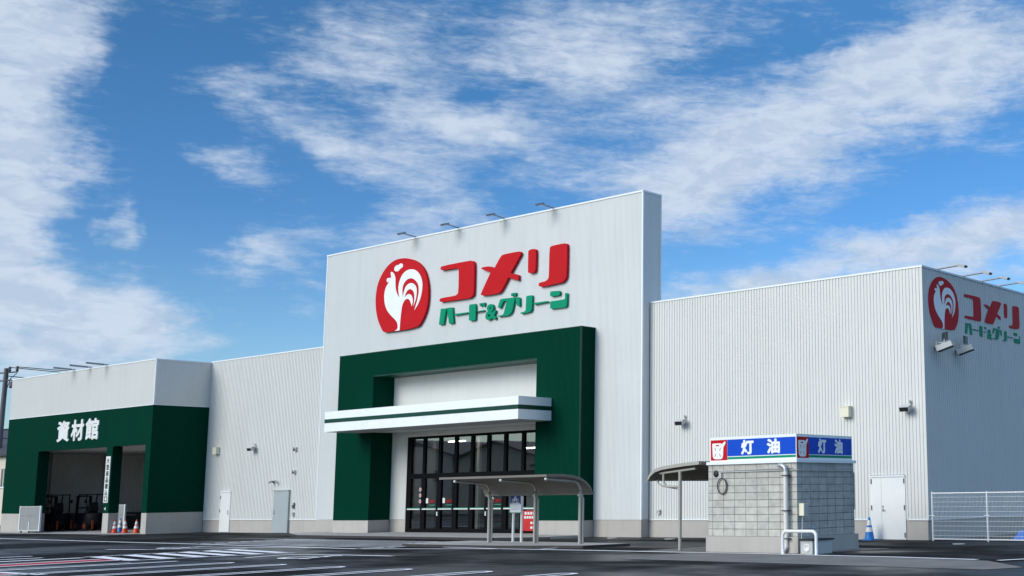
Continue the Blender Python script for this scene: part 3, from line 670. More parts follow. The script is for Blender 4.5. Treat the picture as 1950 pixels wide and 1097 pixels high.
for x, z, s, lab in ((-56.74, 4.09, .10, 'small round grey vent cap high above the grey door'), (-56.74, 2.97, .09, 'small square grey sensor midway up the wall beside the tower')):
    t = thing('wall_vent', lab, 'vent', (x, YW, z)); b = MB(); b.box(x-s*.8, x+s*.8, YW-.10, YW-.001, z-s, z+s); b.build('hood', M['light_grey'], t); b = MB(); b.box(x-s*.9, x-s*.81, YW-.13, YW-.02, z-s, z+s); b.box(x-s*.6, x+s*.6, YW-.108, YW-.1005, z-s*.8, z+s*.3); b.build('grille', M['dark_grey'], t)
for x, z, hh, lab in ((-56.72, 1.34, .14, 'dark wall intercom right of the grey door'), (-56.72, .91, .10, 'small grey outdoor socket low on the wall beside the grey door'), (-32.5, .94, .09, 'small grey outdoor socket low on the wall beside the hut shelter')):
    t = thing('wall_socket', lab, 'wall socket', (x, YW, z)); b = MB(); b.box(x-.07, x+.07, YW-.07, YW-.023, z-hh, z+hh); b.build('case', M['dark_grey'] if hh > .12 else M['light_grey'], t); b = MB(); b.box(x-.085, x+.085, YW-.10, YW-.071, z+hh*.2, z+hh); b.build('lid', M['light_grey'], t)

# lamps on arms over the parapets
def arm_lamp(root, out, L, drop, label, group, head=True):
    root = Vector(root); out = Vector(out)
    t = thing('sign_lamp', label, 'sign light', root, group)
    b = MB(); e = root + out*L + Vector((0, 0, drop)); b.tube([root - out*.12, root + out*.05, e], .028, 8); b.build('arm', M['lamp_metal'], t)
    b = MB(); s = Vector((out.y, -out.x, 0))
    if head:
        b.obox(e + out*.08 - Vector((0, 0, .02)), out*.15 - Vector((0, 0, .05)), s*.11, Vector((0, 0, .035)) + out*.02); h = b.build('lamp_head', M['lamp_metal'], t)
        b = MB(); b.obox(e + out*.07 - Vector((0, 0, .062)), out*.12 - Vector((0, 0, .04)), s*.09, (0, 0, .006)); b.build('lens', M['white_paint'], t)
    else:
        b.tube([root + out*.1, e], .05, 8); b.build('lamp_head', M['lamp_metal'], t)
nm = ['leftmost', 'second from left', 'third from left', 'rightmost']
for i, x in enumerate((-47.36, -44.29, -41.24, -38.17)): arm_lamp((x, 34.97, 13.52), (0, -1, 0), .62, .05, nm[i] + ' of the four lamps on top of the tall sign parapet', 'lamps on the tower parapet')
for i, y in enumerate((36.54, 38.33, 39.71, 41.09)): arm_lamp((XR+.02, y, 9.08), (1, 0, 0), .82, .03, ['nearest the corner', 'second from the corner', 'third from the corner', 'fourth from the corner'][i] + ', arm lamp on the shaded side roof edge', 'lamps on the side roof edge')
for i, x in enumerate((-74.28, -72.36, -70.48)): arm_lamp((x, 32.43, 9.06), (0, -1, 0), 1.05, .03, ['left', 'middle', 'right'][i] + ' one of the three lamp arms over the building hall lettering', 'lamps on the hall parapet', False)
# two big floodlights under the side sign
def big_flood(y, rz, label):
    c = Vector((XR, y, 6.42)); t = thing('side_floodlight', label, 'floodlight', c, 'floodlights under the side sign')
    b = MB(); b.box(XR+.001, XR+.14, y-.07, y+.07, 6.36, 6.56); b.tube([(XR+.1, y, 6.5), (XR+.34, y, 6.46)], .03, 8); b.build('bracket', M['light_grey'], t)
    b = MB(); h = c + Vector((.36, .03, -.06)); ax = Vector((.24, .10, .09)); ay = Vector((-.06, .17, 0)); az_ = Vector((-.035, -.01, .085)); b.obox(h, ax, ay, az_); b.build('lamp_head', M['light_grey'], t)
    b = MB(); b.obox(h - az_*1.08, ax*.96, ay*.96, az_*.07); b.build('lens', M['sign_black'], t)
    b = MB(); g = c + Vector((.30, .18, .30)); b.obox(g, (.02, .03, 0), (-.15*cos(rz), .15*sin(rz)+.06, 0), (0, 0, .13)); b.build('gear_box', M['dark_grey'], t)
    b = MB(); b.tube([c + Vector((.30, .10, .06)), c + Vector((.30, .16, .2))], .03, 8); b.build('gear_arm', M['light_grey'], t)
big_flood(36.15, .35, 'flood light nearest the building corner under the side rooster emblem'); big_flood(37.58, 1.2, 'flood light farther from the corner, under the small green lettering')

# ------------------------------------------------------------------ shop signs
LOGO = {
  'EGG': [(-49.30,9.25),(-49.54,9.54),(-49.76,9.89),(-49.90,10.28),(-49.97,10.66),(-49.97,11.07),(-49.89,11.48),(-49.70,11.83),(-49.42,12.15),(-49.04,12.41),(-48.63,12.55),(-48.22,12.58),(-47.81,12.55),(-47.40,12.45),(-47.05,12.32),(-46.69,12.10),(-46.42,11.83),(-46.24,11.51),(-46.13,11.17),(-46.08,10.81),(-46.08,10.44),(-46.14,10.09),(-46.27,9.78),(-46.46,9.51),(-46.77,9.21),(-49.11,9.20)],
  'BODY': [(-48.87,12.03),(-48.72,11.99),(-48.59,11.87),(-48.51,11.70),(-48.50,11.43),(-48.46,11.17),(-48.35,10.94),(-48.16,10.73),(-48.26,11.04),(-48.27,11.30),(-48.19,11.55),(-48.03,11.79),(-47.78,11.94),(-47.43,11.99),(-47.08,11.92),(-46.82,11.76),(-46.61,11.52),(-46.50,11.21),(-46.52,10.89),(-46.61,10.57),(-46.77,10.30),(-47.04,10.03),(-46.91,10.31),(-46.81,10.59),(-46.75,10.88),(-46.78,11.14),(-46.91,11.33),(-47.12,11.48),(-47.35,11.56),(-47.61,11.54),(-47.81,11.43),(-47.94,11.26),(-47.97,11.01),(-47.91,10.69),(-47.90,10.83),(-47.85,10.99),(-47.74,11.20),(-47.57,11.31),(-47.34,11.34),(-47.11,11.26),(-46.95,11.12),(-46.89,10.89),(-46.93,10.60),(-47.01,10.40),(-47.12,10.22),(-47.06,10.47),(-47.06,10.69),(-47.11,10.88),(-47.23,11.00),(-47.41,11.06),(-47.58,11.02),(-47.72,10.87),(-47.78,10.69),(-47.71,10.76),(-47.57,10.83),(-47.43,10.83),(-47.28,10.76),(-47.19,10.63),(-47.16,10.45),(-47.23,10.24),(-47.32,10.43),(-47.41,10.56),(-47.56,10.63),(-47.70,10.61),(-47.84,10.52),(-47.95,10.31),(-47.99,10.05),(-48.03,9.73),(-48.05,9.40),(-48.06,9.21),(-48.44,9.21),(-48.26,9.26),(-48.20,9.38),(-48.25,9.57),(-48.41,9.73),(-48.72,9.94),(-49.03,10.19),(-49.22,10.47),(-49.31,10.78),(-49.31,11.08),(-49.22,11.33),(-49.05,11.50),(-48.88,11.66),(-48.83,11.81),(-48.89,11.91)],
  'COMB': [(-48.64,12.14),(-48.59,12.24),(-48.41,12.30),(-48.29,12.28),(-48.24,12.33),(-48.09,12.34),(-47.98,12.26),(-47.99,12.17),(-48.08,12.11),(-48.19,12.09),(-48.28,12.00),(-48.45,11.99),(-48.60,12.04)],
  'WATTLE': [(-49.18,11.66),(-49.13,11.75),(-48.97,11.76),(-48.87,11.74),(-48.88,11.64),(-48.99,11.56),(-49.11,11.55)],
  'KO': [(-45.28,11.79),(-45.19,11.86),(-43.34,11.88),(-43.10,11.85),(-42.99,11.78),(-42.95,11.64),(-42.94,10.40),(-43.00,10.29),(-43.15,10.22),(-43.32,10.20),(-45.09,10.22),(-45.24,10.25),(-45.28,10.32),(-45.21,10.41),(-44.21,10.41),(-44.04,10.46),(-43.98,10.59),(-43.99,11.48),(-44.02,11.60),(-44.14,11.65),(-45.13,11.66),(-45.25,11.70)],
  'ME': [(-42.52,11.45),(-42.40,11.48),(-41.95,11.47),(-41.62,11.36),(-41.24,11.82),(-41.07,11.88),(-40.15,11.89),(-40.01,11.87),(-39.95,11.79),(-39.99,11.70),(-40.58,11.02),(-40.08,10.86),(-40.07,10.64),(-40.16,10.65),(-40.72,10.83),(-41.11,10.33),(-41.23,10.25),(-41.38,10.21),(-42.30,10.21),(-42.47,10.27),(-42.47,10.33),(-41.87,11.19),(-42.40,11.38)],
  'RI_SHORT': [(-39.50,11.82),(-39.40,11.88),(-39.18,11.88),(-39.08,11.86),(-39.02,11.78),(-39.03,10.94),(-39.11,10.87),(-39.29,10.85),(-39.45,10.88),(-39.50,10.95)],
  'RI_LONG': [(-38.20,11.78),(-38.14,11.85),(-37.98,11.87),(-37.32,11.88),(-37.18,11.84),(-37.15,11.76),(-37.16,10.50),(-37.23,10.36),(-37.37,10.27),(-37.55,10.24),(-38.61,10.20),(-38.79,10.24),(-38.84,10.33),(-38.75,10.40),(-38.43,10.41),(-38.28,10.47),(-38.21,10.60)],
  'HA_A': [(-45.19,9.93),(-44.82,9.91),(-44.97,9.21),(-45.29,9.22)],
  'HA_B': [(-44.77,9.93),(-44.39,9.91),(-44.28,9.20),(-44.59,9.20)],
  'BAR_A': [(-44.27,9.58),(-44.17,9.61),(-43.36,9.60),(-43.31,9.55),(-44.19,9.53)],
  'DO_V': [(-43.26,9.88),(-43.20,9.92),(-42.86,9.92),(-42.82,9.84),(-42.82,9.22),(-42.90,9.19),(-43.20,9.21),(-43.25,9.25)],
  'DO_H': [(-42.82,9.58),(-42.27,9.59),(-42.24,9.54),(-42.81,9.53)],
  'DO_1': [(-42.58,9.91),(-42.43,9.91),(-42.45,9.79),(-42.55,9.78)],
  'DO_2': [(-42.39,9.90),(-42.23,9.91),(-42.26,9.76),(-42.36,9.75)],
  'GU': [(-41.25,9.92),(-41.17,9.96),(-40.33,9.94),(-40.30,9.90),(-40.47,9.33),(-40.58,9.25),(-40.73,9.20),(-41.31,9.20),(-41.37,9.25),(-41.07,9.26),(-40.99,9.32),(-40.81,9.84),(-41.03,9.84),(-41.20,9.58),(-41.38,9.60)],
  'GU_1': [(-40.55,10.13),(-40.43,10.14),(-40.42,10.01),(-40.53,10.01)],
  'GU_2': [(-40.38,10.14),(-40.25,10.13),(-40.28,9.98),(-40.37,9.98)],
  'RS': [(-40.25,9.91),(-40.07,9.92),(-40.00,9.87),(-39.99,9.54),(-40.04,9.52),(-40.15,9.56),(-40.25,9.78)],
  'RL': [(-39.60,9.88),(-39.55,9.92),(-39.25,9.92),(-39.22,9.86),(-39.24,9.32),(-39.33,9.23),(-39.51,9.20),(-39.90,9.19),(-39.94,9.25),(-39.69,9.27),(-39.61,9.32)],
  'BAR_B': [(-39.17,9.56),(-39.06,9.58),(-38.31,9.58),(-38.23,9.53),(-39.06,9.50)],
  'N_DOT': [(-38.14,9.93),(-38.06,9.96),(-37.62,9.93),(-37.56,9.88),(-37.58,9.77),(-37.65,9.74),(-38.08,9.74),(-38.15,9.80)],
  'N': [(-38.14,9.48),(-38.08,9.54),(-37.34,9.54),(-37.26,9.58),(-37.27,9.78),(-37.21,9.80),(-37.14,9.78),(-37.15,9.27),(-37.24,9.21),(-38.02,9.22),(-38.13,9.25)],
  'AMP': [(-42.17,9.81),(-41.46,9.12)],
}

def chaikin(P, n=1, keep=55):
    for _ in range(n):
        Q = []
        for i, p in enumerate(P):
            a, c = Vector(P[i-1]), Vector(P[(i+1) % len(P)]); p = Vector(p)
            if (p-a).length > 0 and (c-p).length > 0 and math.degrees((p-a).angle(c-p)) > keep: Q.append(tuple(p))
            else: Q += [tuple(p.lerp(a, .25)), tuple(p.lerp(c, .25))]
        P = Q
    return P
LETTERS_RED = [('KO',), ('ME',), ('RI_SHORT', 'RI_LONG')]
LETTERS_GREEN = [('HA_A', 'HA_B'), ('BAR_A',), ('DO_V', 'DO_H', 'DO_1', 'DO_2'), ('GU', 'GU_1', 'GU_2'), ('RS', 'RL'), ('BAR_B',), ('N_DOT', 'N')]
def shop_sign(label, mp, tr, thick, base):
    t = thing('shop_sign', label, 'shop sign', base)
    T = lambda k, n=0: [tr(*p) for p in (chaikin(LOGO[k], n) if n else LOGO[k])]
    em = link_mesh('emblem', outline_mesh([T('EGG', 2)], thick, mp), M['red_sign'], t)
    up = lambda u, v, w: mp(u, v, w + thick + .0015)
    for k in ('BODY', 'COMB', 'WATTLE'): link_mesh('rooster', outline_mesh([T(k, 1)], .004, up), M['logo_white'], em)
    for g in LETTERS_RED: link_mesh('red_letter', outline_mesh([T(k, 1) if k != 'ME' else T(k, 1) for k in g], thick, mp), M['red_sign'], t)
    for g in LETTERS_GREEN: link_mesh('green_letter', outline_mesh([T(k) for k in g], thick*.8, mp), M['green_sign'], t)
    A = T('AMP'); us = [p[0] for p in A]; vs = [p[1] for p in A]
    link_mesh('green_letter', text_mesh('&', (min(us), max(us), min(vs), max(vs)), thick*.8, mp, .035), M['green_sign'], t)
shop_sign('big red rooster emblem and lettering with green line below, on the white tower', front(34.985), lambda x, z: (x, z), .12, (-43.5, 34.98, 9.2))
shop_sign('smaller red rooster emblem and lettering with green line below, on the shaded side wall', side(XR+.004), lambda x, z: (35.79+(x+49.97)*.533, 7.03+(z-9.2)*.53), .012, (XR, 39.2, 7.03))

# ------------------------------------------------------------------ the materials hall
HY, HX0, HX1, HT = 32.45, -82.05, -65.1, 9.0
hall = thing('materials_hall', 'low white and green ribbed metal hall with two open bays at the left end', 'building', (-73.5, 32.45, 0))
HP = dict(pitch=.10, depth=.012)
b = MB(); b.ribs('x', HX0, HX1, 6.62, 8.95, HY, -1, **HP); b.ribs('y', HY, YW-.002, 6.62, 8.95, HX1, 1, **HP); b.ribs('y', HY, 52, 6.62, 8.95, HX0, -1, **HP); b.build('upper_wall', M['hall_siding'], hall)
b = MB(); b.ribs('x', HX0, HX1, 4.58, 6.59, HY, -1, **HP)
for x0, x1 in ((HX0, -77.85), (-69.75, -69.1), (-65.65, HX1)): b.ribs('x', x0, x1, 1.07, 4.58, HY, -1, **HP)
b.ribs('y', HY, YW-.002, 1.07, 6.59, HX1, 1, **HP); b.ribs('y', HY, 52, 1.07, 6.59, HX0, -1, **HP)
for x, s, d in ((-77.85, 1, .6), (-69.75, -1, .52), (-69.1, 1, .52), (-65.65, -1, .52)): b.ribs('y', HY, HY+d, 1.07, 4.58, x, s, **HP)
b.build('lower_wall', M['green_siding'], hall)
pieces('flashing', M['white_trim'], hall, [(HX0-.02, HX1+.02, HY-.02, HY+.3, 8.95, 9.01), (HX1-.3, HX1+.02, HY+.3, YW-.025, 8.95, 9.01), (HX0-.02, HX0+.3, HY+.3, 52, 8.95, 9.01), (HX0-.01, HX1+.012, HY-.016, HY+.02, 6.592, 6.618), (HX1-.02, HX1+.014, HY+.02, YW-.025, 6.592, 6.618), (HX1-.05, HX1+.008, HY-.008, HY+.05, 6.62, 8.949)])
pieces('plinth', M['plinth'], hall, [(HX0+.01, -77.86, HY+.012, HY+.6, 0, 1.06), (-69.74, -69.11, HY+.012, HY+.52, 0, 1.06), (-65.64, HX1-.01, HY+.012, YW-.01, 0, 1.06), (HX0+.012, HX0+.2, HY+.6, 52, 0, 1.06)])
b = MB(); b.box(HX0+.1, HX1-.03, HY+.03, HY+.5, 4.6, 8.9); b.box(HX0+.05, HX0+.25, HY+.6, 52, 1.07, 8.9); b.box(HX1-.25, HX1-.03, HY+.52, 52, 1.07, 8.9); b.box(HX1-.25, HX1-.03, YW, 52, 0, 1.06); b.box(HX0+.1, HX1-.1, 46.0, 46.2, 0, 8.9); b.box(HX0+.1, -77.9, HY+.03, HY+.55, 1.07, 4.59); b.box(-69.7, -69.15, HY+.03, HY+.5, 1.07, 4.59); b.box(-65.6, HX1-.03, HY+.03, HY+.5, 1.07, 4.59)
b.build('wall_backing', M['interior_dark'], hall)
b = MB(); b.box(HX0+.25, HX1-.25, HY+.5, 46, 8.5, 8.7); b.build('roof', M['light_grey'], hall)
b = MB(); b.box(HX0+.26, HX1-.26, HY+.51, 45.9, 4.62, 4.7); b.build('ceiling', M['interior_grey'], hall)
b = MB(); b.box(HX0+.26, HX1-.26, HY+.02, 45.9, .002, .016); b.build('hall_floor', M['concrete'], hall)
b = MB(); b.ribs('y', HY+.62, 46, 1.02, 4.61, HX0+.28, 1, .2, .02); b.ribs('x', HX0+.28, HX1-.28, .02, 4.61, 45.95, -1, .2, .02); b.build('inner_wall', M['interior_grey'], hall)
b = MB(); b.box(HX0+.255, HX0+.30, HY+.62, 45.9, .017, 1.0); b.build('inner_plinth', M['dark_grey'], hall)
pieces('inner_column', M['interior_grey'], hall, [(HX0+.31, HX0+.55, y, y+.25, .017, 4.61) for y in (34.8, 37.9, 41.0)])
t = thing('hall_lettering', 'white three character lettering on the green band above the left bay', 'lettering', (-73.2, HY, 5.0))
for ch, x0, x1 in (('資', -75.6, -74.15), ('材', -73.92, -72.45), ('館', -72.25, -70.75)):
    link_mesh('white_letter', text_mesh(ch, (x0, x1, 5.02, 6.2), .05, front(HY-.002), .035), M['decal_white'], t)
t = thing('pillar_sign', 'tall white sign with seven dark characters on the green pillar between bays', 'sign', (-69.45, HY, 1.6))
b = MB(); b.box(-69.70, -69.22, HY-.03, HY-.002, 1.61, 4.06); b.build('sign_board', M['decal_white'], t)
for i, ch in enumerate('大型商品積込口'):
    z = 3.97 - i*.338; link_mesh('dark_letter', text_mesh(ch, (-69.61, -69.31, z-.29, z), .004, front(HY-.031), .03), M['sign_black'], t)
b = MB(); b.add([(-69.62, HY-.002, 1.30), (-69.42, HY-.002, 1.38), (-69.46, HY-.002, 1.30), (-69.42, HY-.002, 1.20)], [(0, 3, 2, 1)]); tag(b.build('arrow_sticker', M['decal_white'], None, (-69.5, HY, 1.29)), 'small white arrow sticker on the green pillar below the tall sign', 'sticker')
# gates, cones, forklifts at the hall
def gate(x0, x1, y, z1, label, wheels=True):
    t = thing('rolling_gate', label, 'gate panel', ((x0+x1)/2, y, 0), 'grey rolling gate panels')
    b = MB(); b.box(x0+.06, x1-.06, y-.015, y+.015, .16, z1-.04); b.build('sheet_panel', M['gate_grey'], t)
    for x in (x0, x1-.08): b = MB(); b.box(x, x+.08, y-.04, y+.04, .10, z1); b.build('post', M['white_trim'], t)
    b = MB(); b.box(x0+.081, x1-.081, y-.03, y+.03, .10, .158); b.box(x0+.081, x1-.081, y-.025, y+.025, z1-.06, z1-.02); b.build('rail', M['light_grey'], t)
    xm = (x0+x1)/2
    b = MB(); b.box(xm-.03, xm+.03, y-.05, y-.016, .16, .62); b.build('drop_bolt', M['white_trim'], t)
    b = MB()
    for i in range(9): b.box(x0+.3+i*.2, x0+.36+i*.2, y-.018, y-.0152, .92, .96)
    b.build('rivet', M['dark_grey'], t)
    for x in (x0+.3, xm, x1-.3):
        b = MB(); b.tube([(x, y-.03, .06), (x, y+.03, .06)], .058, 12); b.build('wheel', M['rubber'], t)
gate(-78.35, -75.75, 31.95, 1.50, 'grey rolling gate panel with white posts standing before the left green pillar')
gate(-71.30, -70.50, 34.0, 1.52, 'narrow grey gate panel standing inside behind the three orange cones')
def cone(x, y, m, label, group, h=.72, rz=0.0):
    t = thing('traffic_cone', label, 'traffic cone', (x, y, 0), group)
    s = h/.72; P = lambda pr: [(r*s, z*s) for r, z in pr]
    b = MB(); b.box(x-.19*s, x+.19*s, y-.19*s, y+.19*s, 0, .035*s); b.build('base', m, t)
    b = MB(); b.lathe(P([(.165, .035), (.15, .06), (.118, .26), (.088, .40), (.079, .46), (.045, .62), (.030, .70), (.018, .72), (0, .72)]), (x, y, 0)); b.build('cone_body', m, t)
    b = MB(); b.lathe(P([(.1205, .26), (.0905, .40)]), (x, y, 0)); b.build('reflective_band', M['cone_white'], t); b = MB(); b.lathe(P([(.0815, .46), (.0475, .62)]), (x, y, 0)); b.build('reflective_band', M['cone_white'], t)
for (x, y), lab in zip(((-69.05, 32.80), (-68.35, 33.0), (-67.35, 33.1)), ('leftmost orange cone with white bands, in front of the pillar plinth', 'middle orange cone with white bands in the right bay', 'rightmost orange cone with white bands in the right bay')): cone(x, y, M['cone_red'], lab, 'orange cones in the right bay')
cone(-70.12, 33.6, M['cone_blue'], 'dark blue cone with white bands standing inside behind the orange cones', 'blue cones', .78)
cone(-22.72, 34.95, M['cone_blue'], 'blue cone with white bands beside the white double door', 'blue cones', .76)
def forklift(x, y, label):
    """counterbalance truck, 1.1 m wide along Y, its back towards +X"""
    t = thing('forklift', label, 'forklift', (x, y, 0), 'forklifts parked in the hall')
    b = MB(); b.box(x-.9, x+.55, y-.5, y+.5, .28, .80); b.box(x-.75, x+.1, y-.46, y+.46, .80, 1.02); b.build('body', M['fork_body'], t)
    b = MB(); b.lathe([(0, .0), (.52, .0), (.55, .1), (.55, .62), (.48, .72), (0, .72)], (x+.45, y, .32), 20); b.build('counterweight', M['fork_body'], t)
    b = MB()
    for sy in (-1, 1):
        b.tube([(x+.45, y+sy*.48, 1.0), (x+.30, y+sy*.50, 2.08)], .035, 8); b.tube([(x-.80, y+sy*.48, .9), (x-.55, y+sy*.50, 2.08)], .035, 8); b.box(x-.62, x+.38, y+sy*.5-.04, y+sy*.5+.04, 2.08, 2.14)
    for i in range(6): b.box(x-.6+i*.19, x-.54+i*.19, y-.459, y+.459, 2.09, 2.13)
    b.build('overhead_guard', M['fork_body'], t)
    b = MB(); b.box(x-.35, x+.15, y-.25, y+.25, 1.021, 1.14); b.obox((x+.17, y, 1.38), (.05, 0, .015), (0, .24, 0), (-.05, 0, .26)); b.build('seat', M['rubber'], t)
    b = MB(); b.tube([(x-.62, y, 1.0), (x-.52, y, 1.30)], .03, 8); b.tube([(x-.50+.05*cos(a), y+.16*sin(a), 1.33+.12*cos(a)) for a in [2*pi*i/16 for i in range(17)]], .015, 6, False); b.build('steering_wheel', M['rubber'], t)
    b = MB()
    for sy in (-1, 1): b.box(x-1.12, x-1.0, y+sy*.36-.06, y+sy*.36+.06, .1, 2.05)
    for z in (.5, 1.3, 1.98): b.box(x-1.10, x-1.02, y-.30, y+.30, z, z+.08)
    b.build('mast', M['fork_body'], t)
    for sy in (-1, 1):
        b = MB(); b.box(x-2.1, x-1.13, y+sy*.26-.05, y+sy*.26+.05, .06, .11); b.box(x-1.17, x-1.125, y+sy*.26-.05, y+sy*.26+.05, .111, .6); b.build('fork', M['dark_grey'], t)
    for sx in (-.7, .45):
        for sy in (-1, 1):
            w = MB(); yy = y+sy*.50; w.tube([(x+sx, yy-.09, .28), (x+sx, yy+.09, .28)], .27, 18); wh = w.build('wheel', M['rubber'], t)
            w = MB(); w.tube([(x+sx, yy+sy*.0905, .28), (x+sx, yy+sy*.10, .28)], .13, 14); w.build('hub', M['fork_red'], wh)
    for sy in (-1, 1):
        b = MB(); b.box(x+1.0, x+1.03, y+sy*.38-.05, y+sy*.38+.05, .12, .62); b.build('rear_marker', M['fork_red'], t)
    for sy in (-1, 1):
        b = MB(); b.obox((x+.42, y+sy*.58, 1.72), (.02, 0, 0), (0, .06, 0), (0, 0, .09)); b.build('mirror', M['fork_body'], t)
forklift(-79.6, 34.45, 'dark forklift parked in the left part of the left bay'); forklift(-77.6, 35.5, 'dark forklift parked beside the tall white pillar sign')
# ------------------------------------------------------------------ kerosene hut
hx0, hx1, hy0, hy1 = -22.65, -19.60, 26.69, 29.40
hut = thing('oil_hut', 'small grey concrete block hut with a blue sign band around its top', 'hut', ((hx0+hx1)/2, (hy0+hy1)/2, 0))
b = MB(); b.box(hx0-.03, hx1+.07, hy0-.08, hy1+.08, 0, .43); b.build('plinth', M['light_grey'] if False else M['plinth'], hut)
b = MB(); b.box(hx0, hx1, hy0, hy1, .43, 2.375); b.build('block_wall', M['block'], hut)
b = MB(); b.box(hx0-.03, hx1+.05, hy0-.06, hy1+.06, 2.375, 2.455); b.build('roof_edge', M['white_trim'], hut)
b = MB(); b.box(hx0+.06, hx1-.0, hy0+.0, hy1-.06, 2.455, 3.13); band = b.build('sign_band', M['white_trim'], hut)
sx0, sx1, fy = hx0+.075, hx1-.004, hy0
def jerry(mp, u0, u1, v0, v1, par):
    W_ = lambda p: (u0+p[0]*(u1-u0), v0+p[1]*(v1-v0))
    body = [(.10, .75), (.13, .20), (.18, .10), (.30, .06), (.62, .06), (.72, .10), (.76, .20), (.78, .62), (.92, .84), (.90, .92), (.86, .92), (.70, .80), (.60, .84), (.14, .84), (.10, .80)]
    hole = [(.32, .70), (.32, .76), (.52, .76), (.52, .70)]
    def bar(cx, cy, a): 
        c, s = cos(a)*.055, sin(a)*.085; nx, ny = -sin(a)*.02, cos(a)*.02
        return [(cx-c-nx, cy-s-ny), (cx+c-nx, cy+s-ny), (cx+c+nx, cy+s+ny), (cx-c+nx, cy-s+ny)]
    bars = [bar(.29, .55, 2.2), bar(.58, .55, .94), bar(.29, .25, .94), bar(.58, .25, 2.2)]
    link_mesh('jerrycan_mark', outline_mesh([[W_(p) for p in q] for q in [body, hole] + bars], .004, mp), M['logo_white'], par)
def band_side(mp, u0, u1, blue):
    w = .62*(u1-u0)/2.98 if (u1-u0) < 2.9 else .60
    up = lambda k: (lambda u, v, t: mp(u, v, t + k))
    rect = lambda a, c, d, e: [[(a, d), (c, d), (c, e), (a, e)]]
    pl = link_mesh('blue_panel', outline_mesh(rect(u0+w+.012, u1-.02, 2.60, 3.055), .006, mp), M[blue], band)
    link_mesh('red_panel', outline_mesh(rect(u0+.015, u0+w, 2.495, 3.055), .006, mp), M['red_sign'], band)
    link_mesh('green_stripe', outline_mesh(rect(u0+w+.012, u1-.02, 2.515, 2.575), .006, mp), M['green_sign'], band)
    jerry(up(.007), u0+.015, u0+w, 2.495, 3.055, band)
    L = u1-u0
    for ch, a, c in (('灯', .37, .52), ('油', .67, .82)): link_mesh('white_letter', text_mesh(ch, (u0+a*L, u0+c*L, 2.63, 3.03), .004, up(.007), .05), M['logo_white'], band)
band_side(front(fy-.001), sx0, sx1, 'sign_blue'); band_side(side(hx1+.001), hy0+.004, hy1-.075, 'sign_blue')
# fittings on the hut
px, py = -19.88, hy0-.12
b = MB(); b.tube([(px, py, .16), (px, py, 2.14)], .062, 16); b.tube([(px, py, .20), (px-.02, py-.05, .10), (px-.08, py-.09, .06)], .06, 12); pipe = b.build('downpipe', M['pvc'], hut)
b = MB(); b.tube([(px, py, 2.10)] + arc((px-.14, py, 2.16), .14, 0, pi/2, 6, (1, 0, 0), (0, 0, 1)) + [(px-.24, py+.02, 2.30)], .06, 14); b.build('elbow', M['steel'], pipe)
b = MB(); b.box(px-.09, px+.09, py-.09, hy0-.001, 2.02, 2.05); b.box(px-.09, px+.09, py-.09, hy0-.001, 1.10, 1.13); b.box(px-.09, px+.14, py-.09, hy0-.081, .38, .405); b.build('pipe_clip', M['dark_grey'], pipe)
b = MB(); b.tube([(-22.22, hy0-.03, 2.17), (hx1+.03, hy0-.03, 2.17), (hx1+.03, hy0+.05, 2.17), (hx1+.03, hy1-.1, 2.17), (hx1+.03, hy1-.03, 2.10), (hx1+.03, hy1-.03, 1.1)], .016, 8); b.tube([(-22.22, hy0-.032, 2.20), (hx1-.1, hy0-.032, 2.235)], .008, 6); b.build('conduit', M['light_grey'], hut)
b = MB(); b.lathe([(0, 0), (.085, 0), (.085, .02), (.07, .035), (.0, .03)], (0, 0, 0), 18); me_ = b; 
me_.v = [(-22.37+x, hy0-.002-z, 2.13+y*1.1) for x, y, z in me_.v]; me_.build('vent_hole', M['sign_black'], hut)
b = MB()
for k in range(3): b.tube([(-22.15+(.15+.006*k)*cos(a)+.01*k, hy0-.03-.012*k, 1.79+(.21+.004*k)*sin(a)) for a in [pi/2+2*pi*i/28 for i in range(29)]], .010, 6, False)
b.tube([(-22.15, hy0-.03, 2.0), (-22.15, hy0-.03, 2.16)], .012, 6); b.tube([(-22.0, hy0-.03, 1.75), (-21.93, hy0-.06, 1.85), (-21.95, hy0-.06, 1.98)], .006, 6)
tag(b.build('cable_coil', M['dark_grey'], None, (-22.15, hy0, 1.79)), 'grey coil of cable hanging on the front of the block hut', 'cable')
b = MB(); b.box(hx1+.001, hx1+.17, hy0+.06, hy0+.24, .98, 1.30); mb_ = thing('meter_box', 'cream plastic box on the shaded side of the block hut', 'electric box', (hx1, hy0+.15, .98)); b.build('case', M['cream_box'], mb_)
b = MB(); b.box(hx1+.171, hx1+.177, hy0+.075, hy0+.225, 1.0, 1.28); b.build('lid', M['light_grey'], mb_)
b = MB(); b.tube([(hx1+.08, hy0+.12, .98), (hx1+.08, hy0+.10, .6), (hx1+.13, hy0-.02, .3), (hx1+.16, hy0-.05, .02)], .012, 6); b.build('lead', M['light_grey'], mb_)
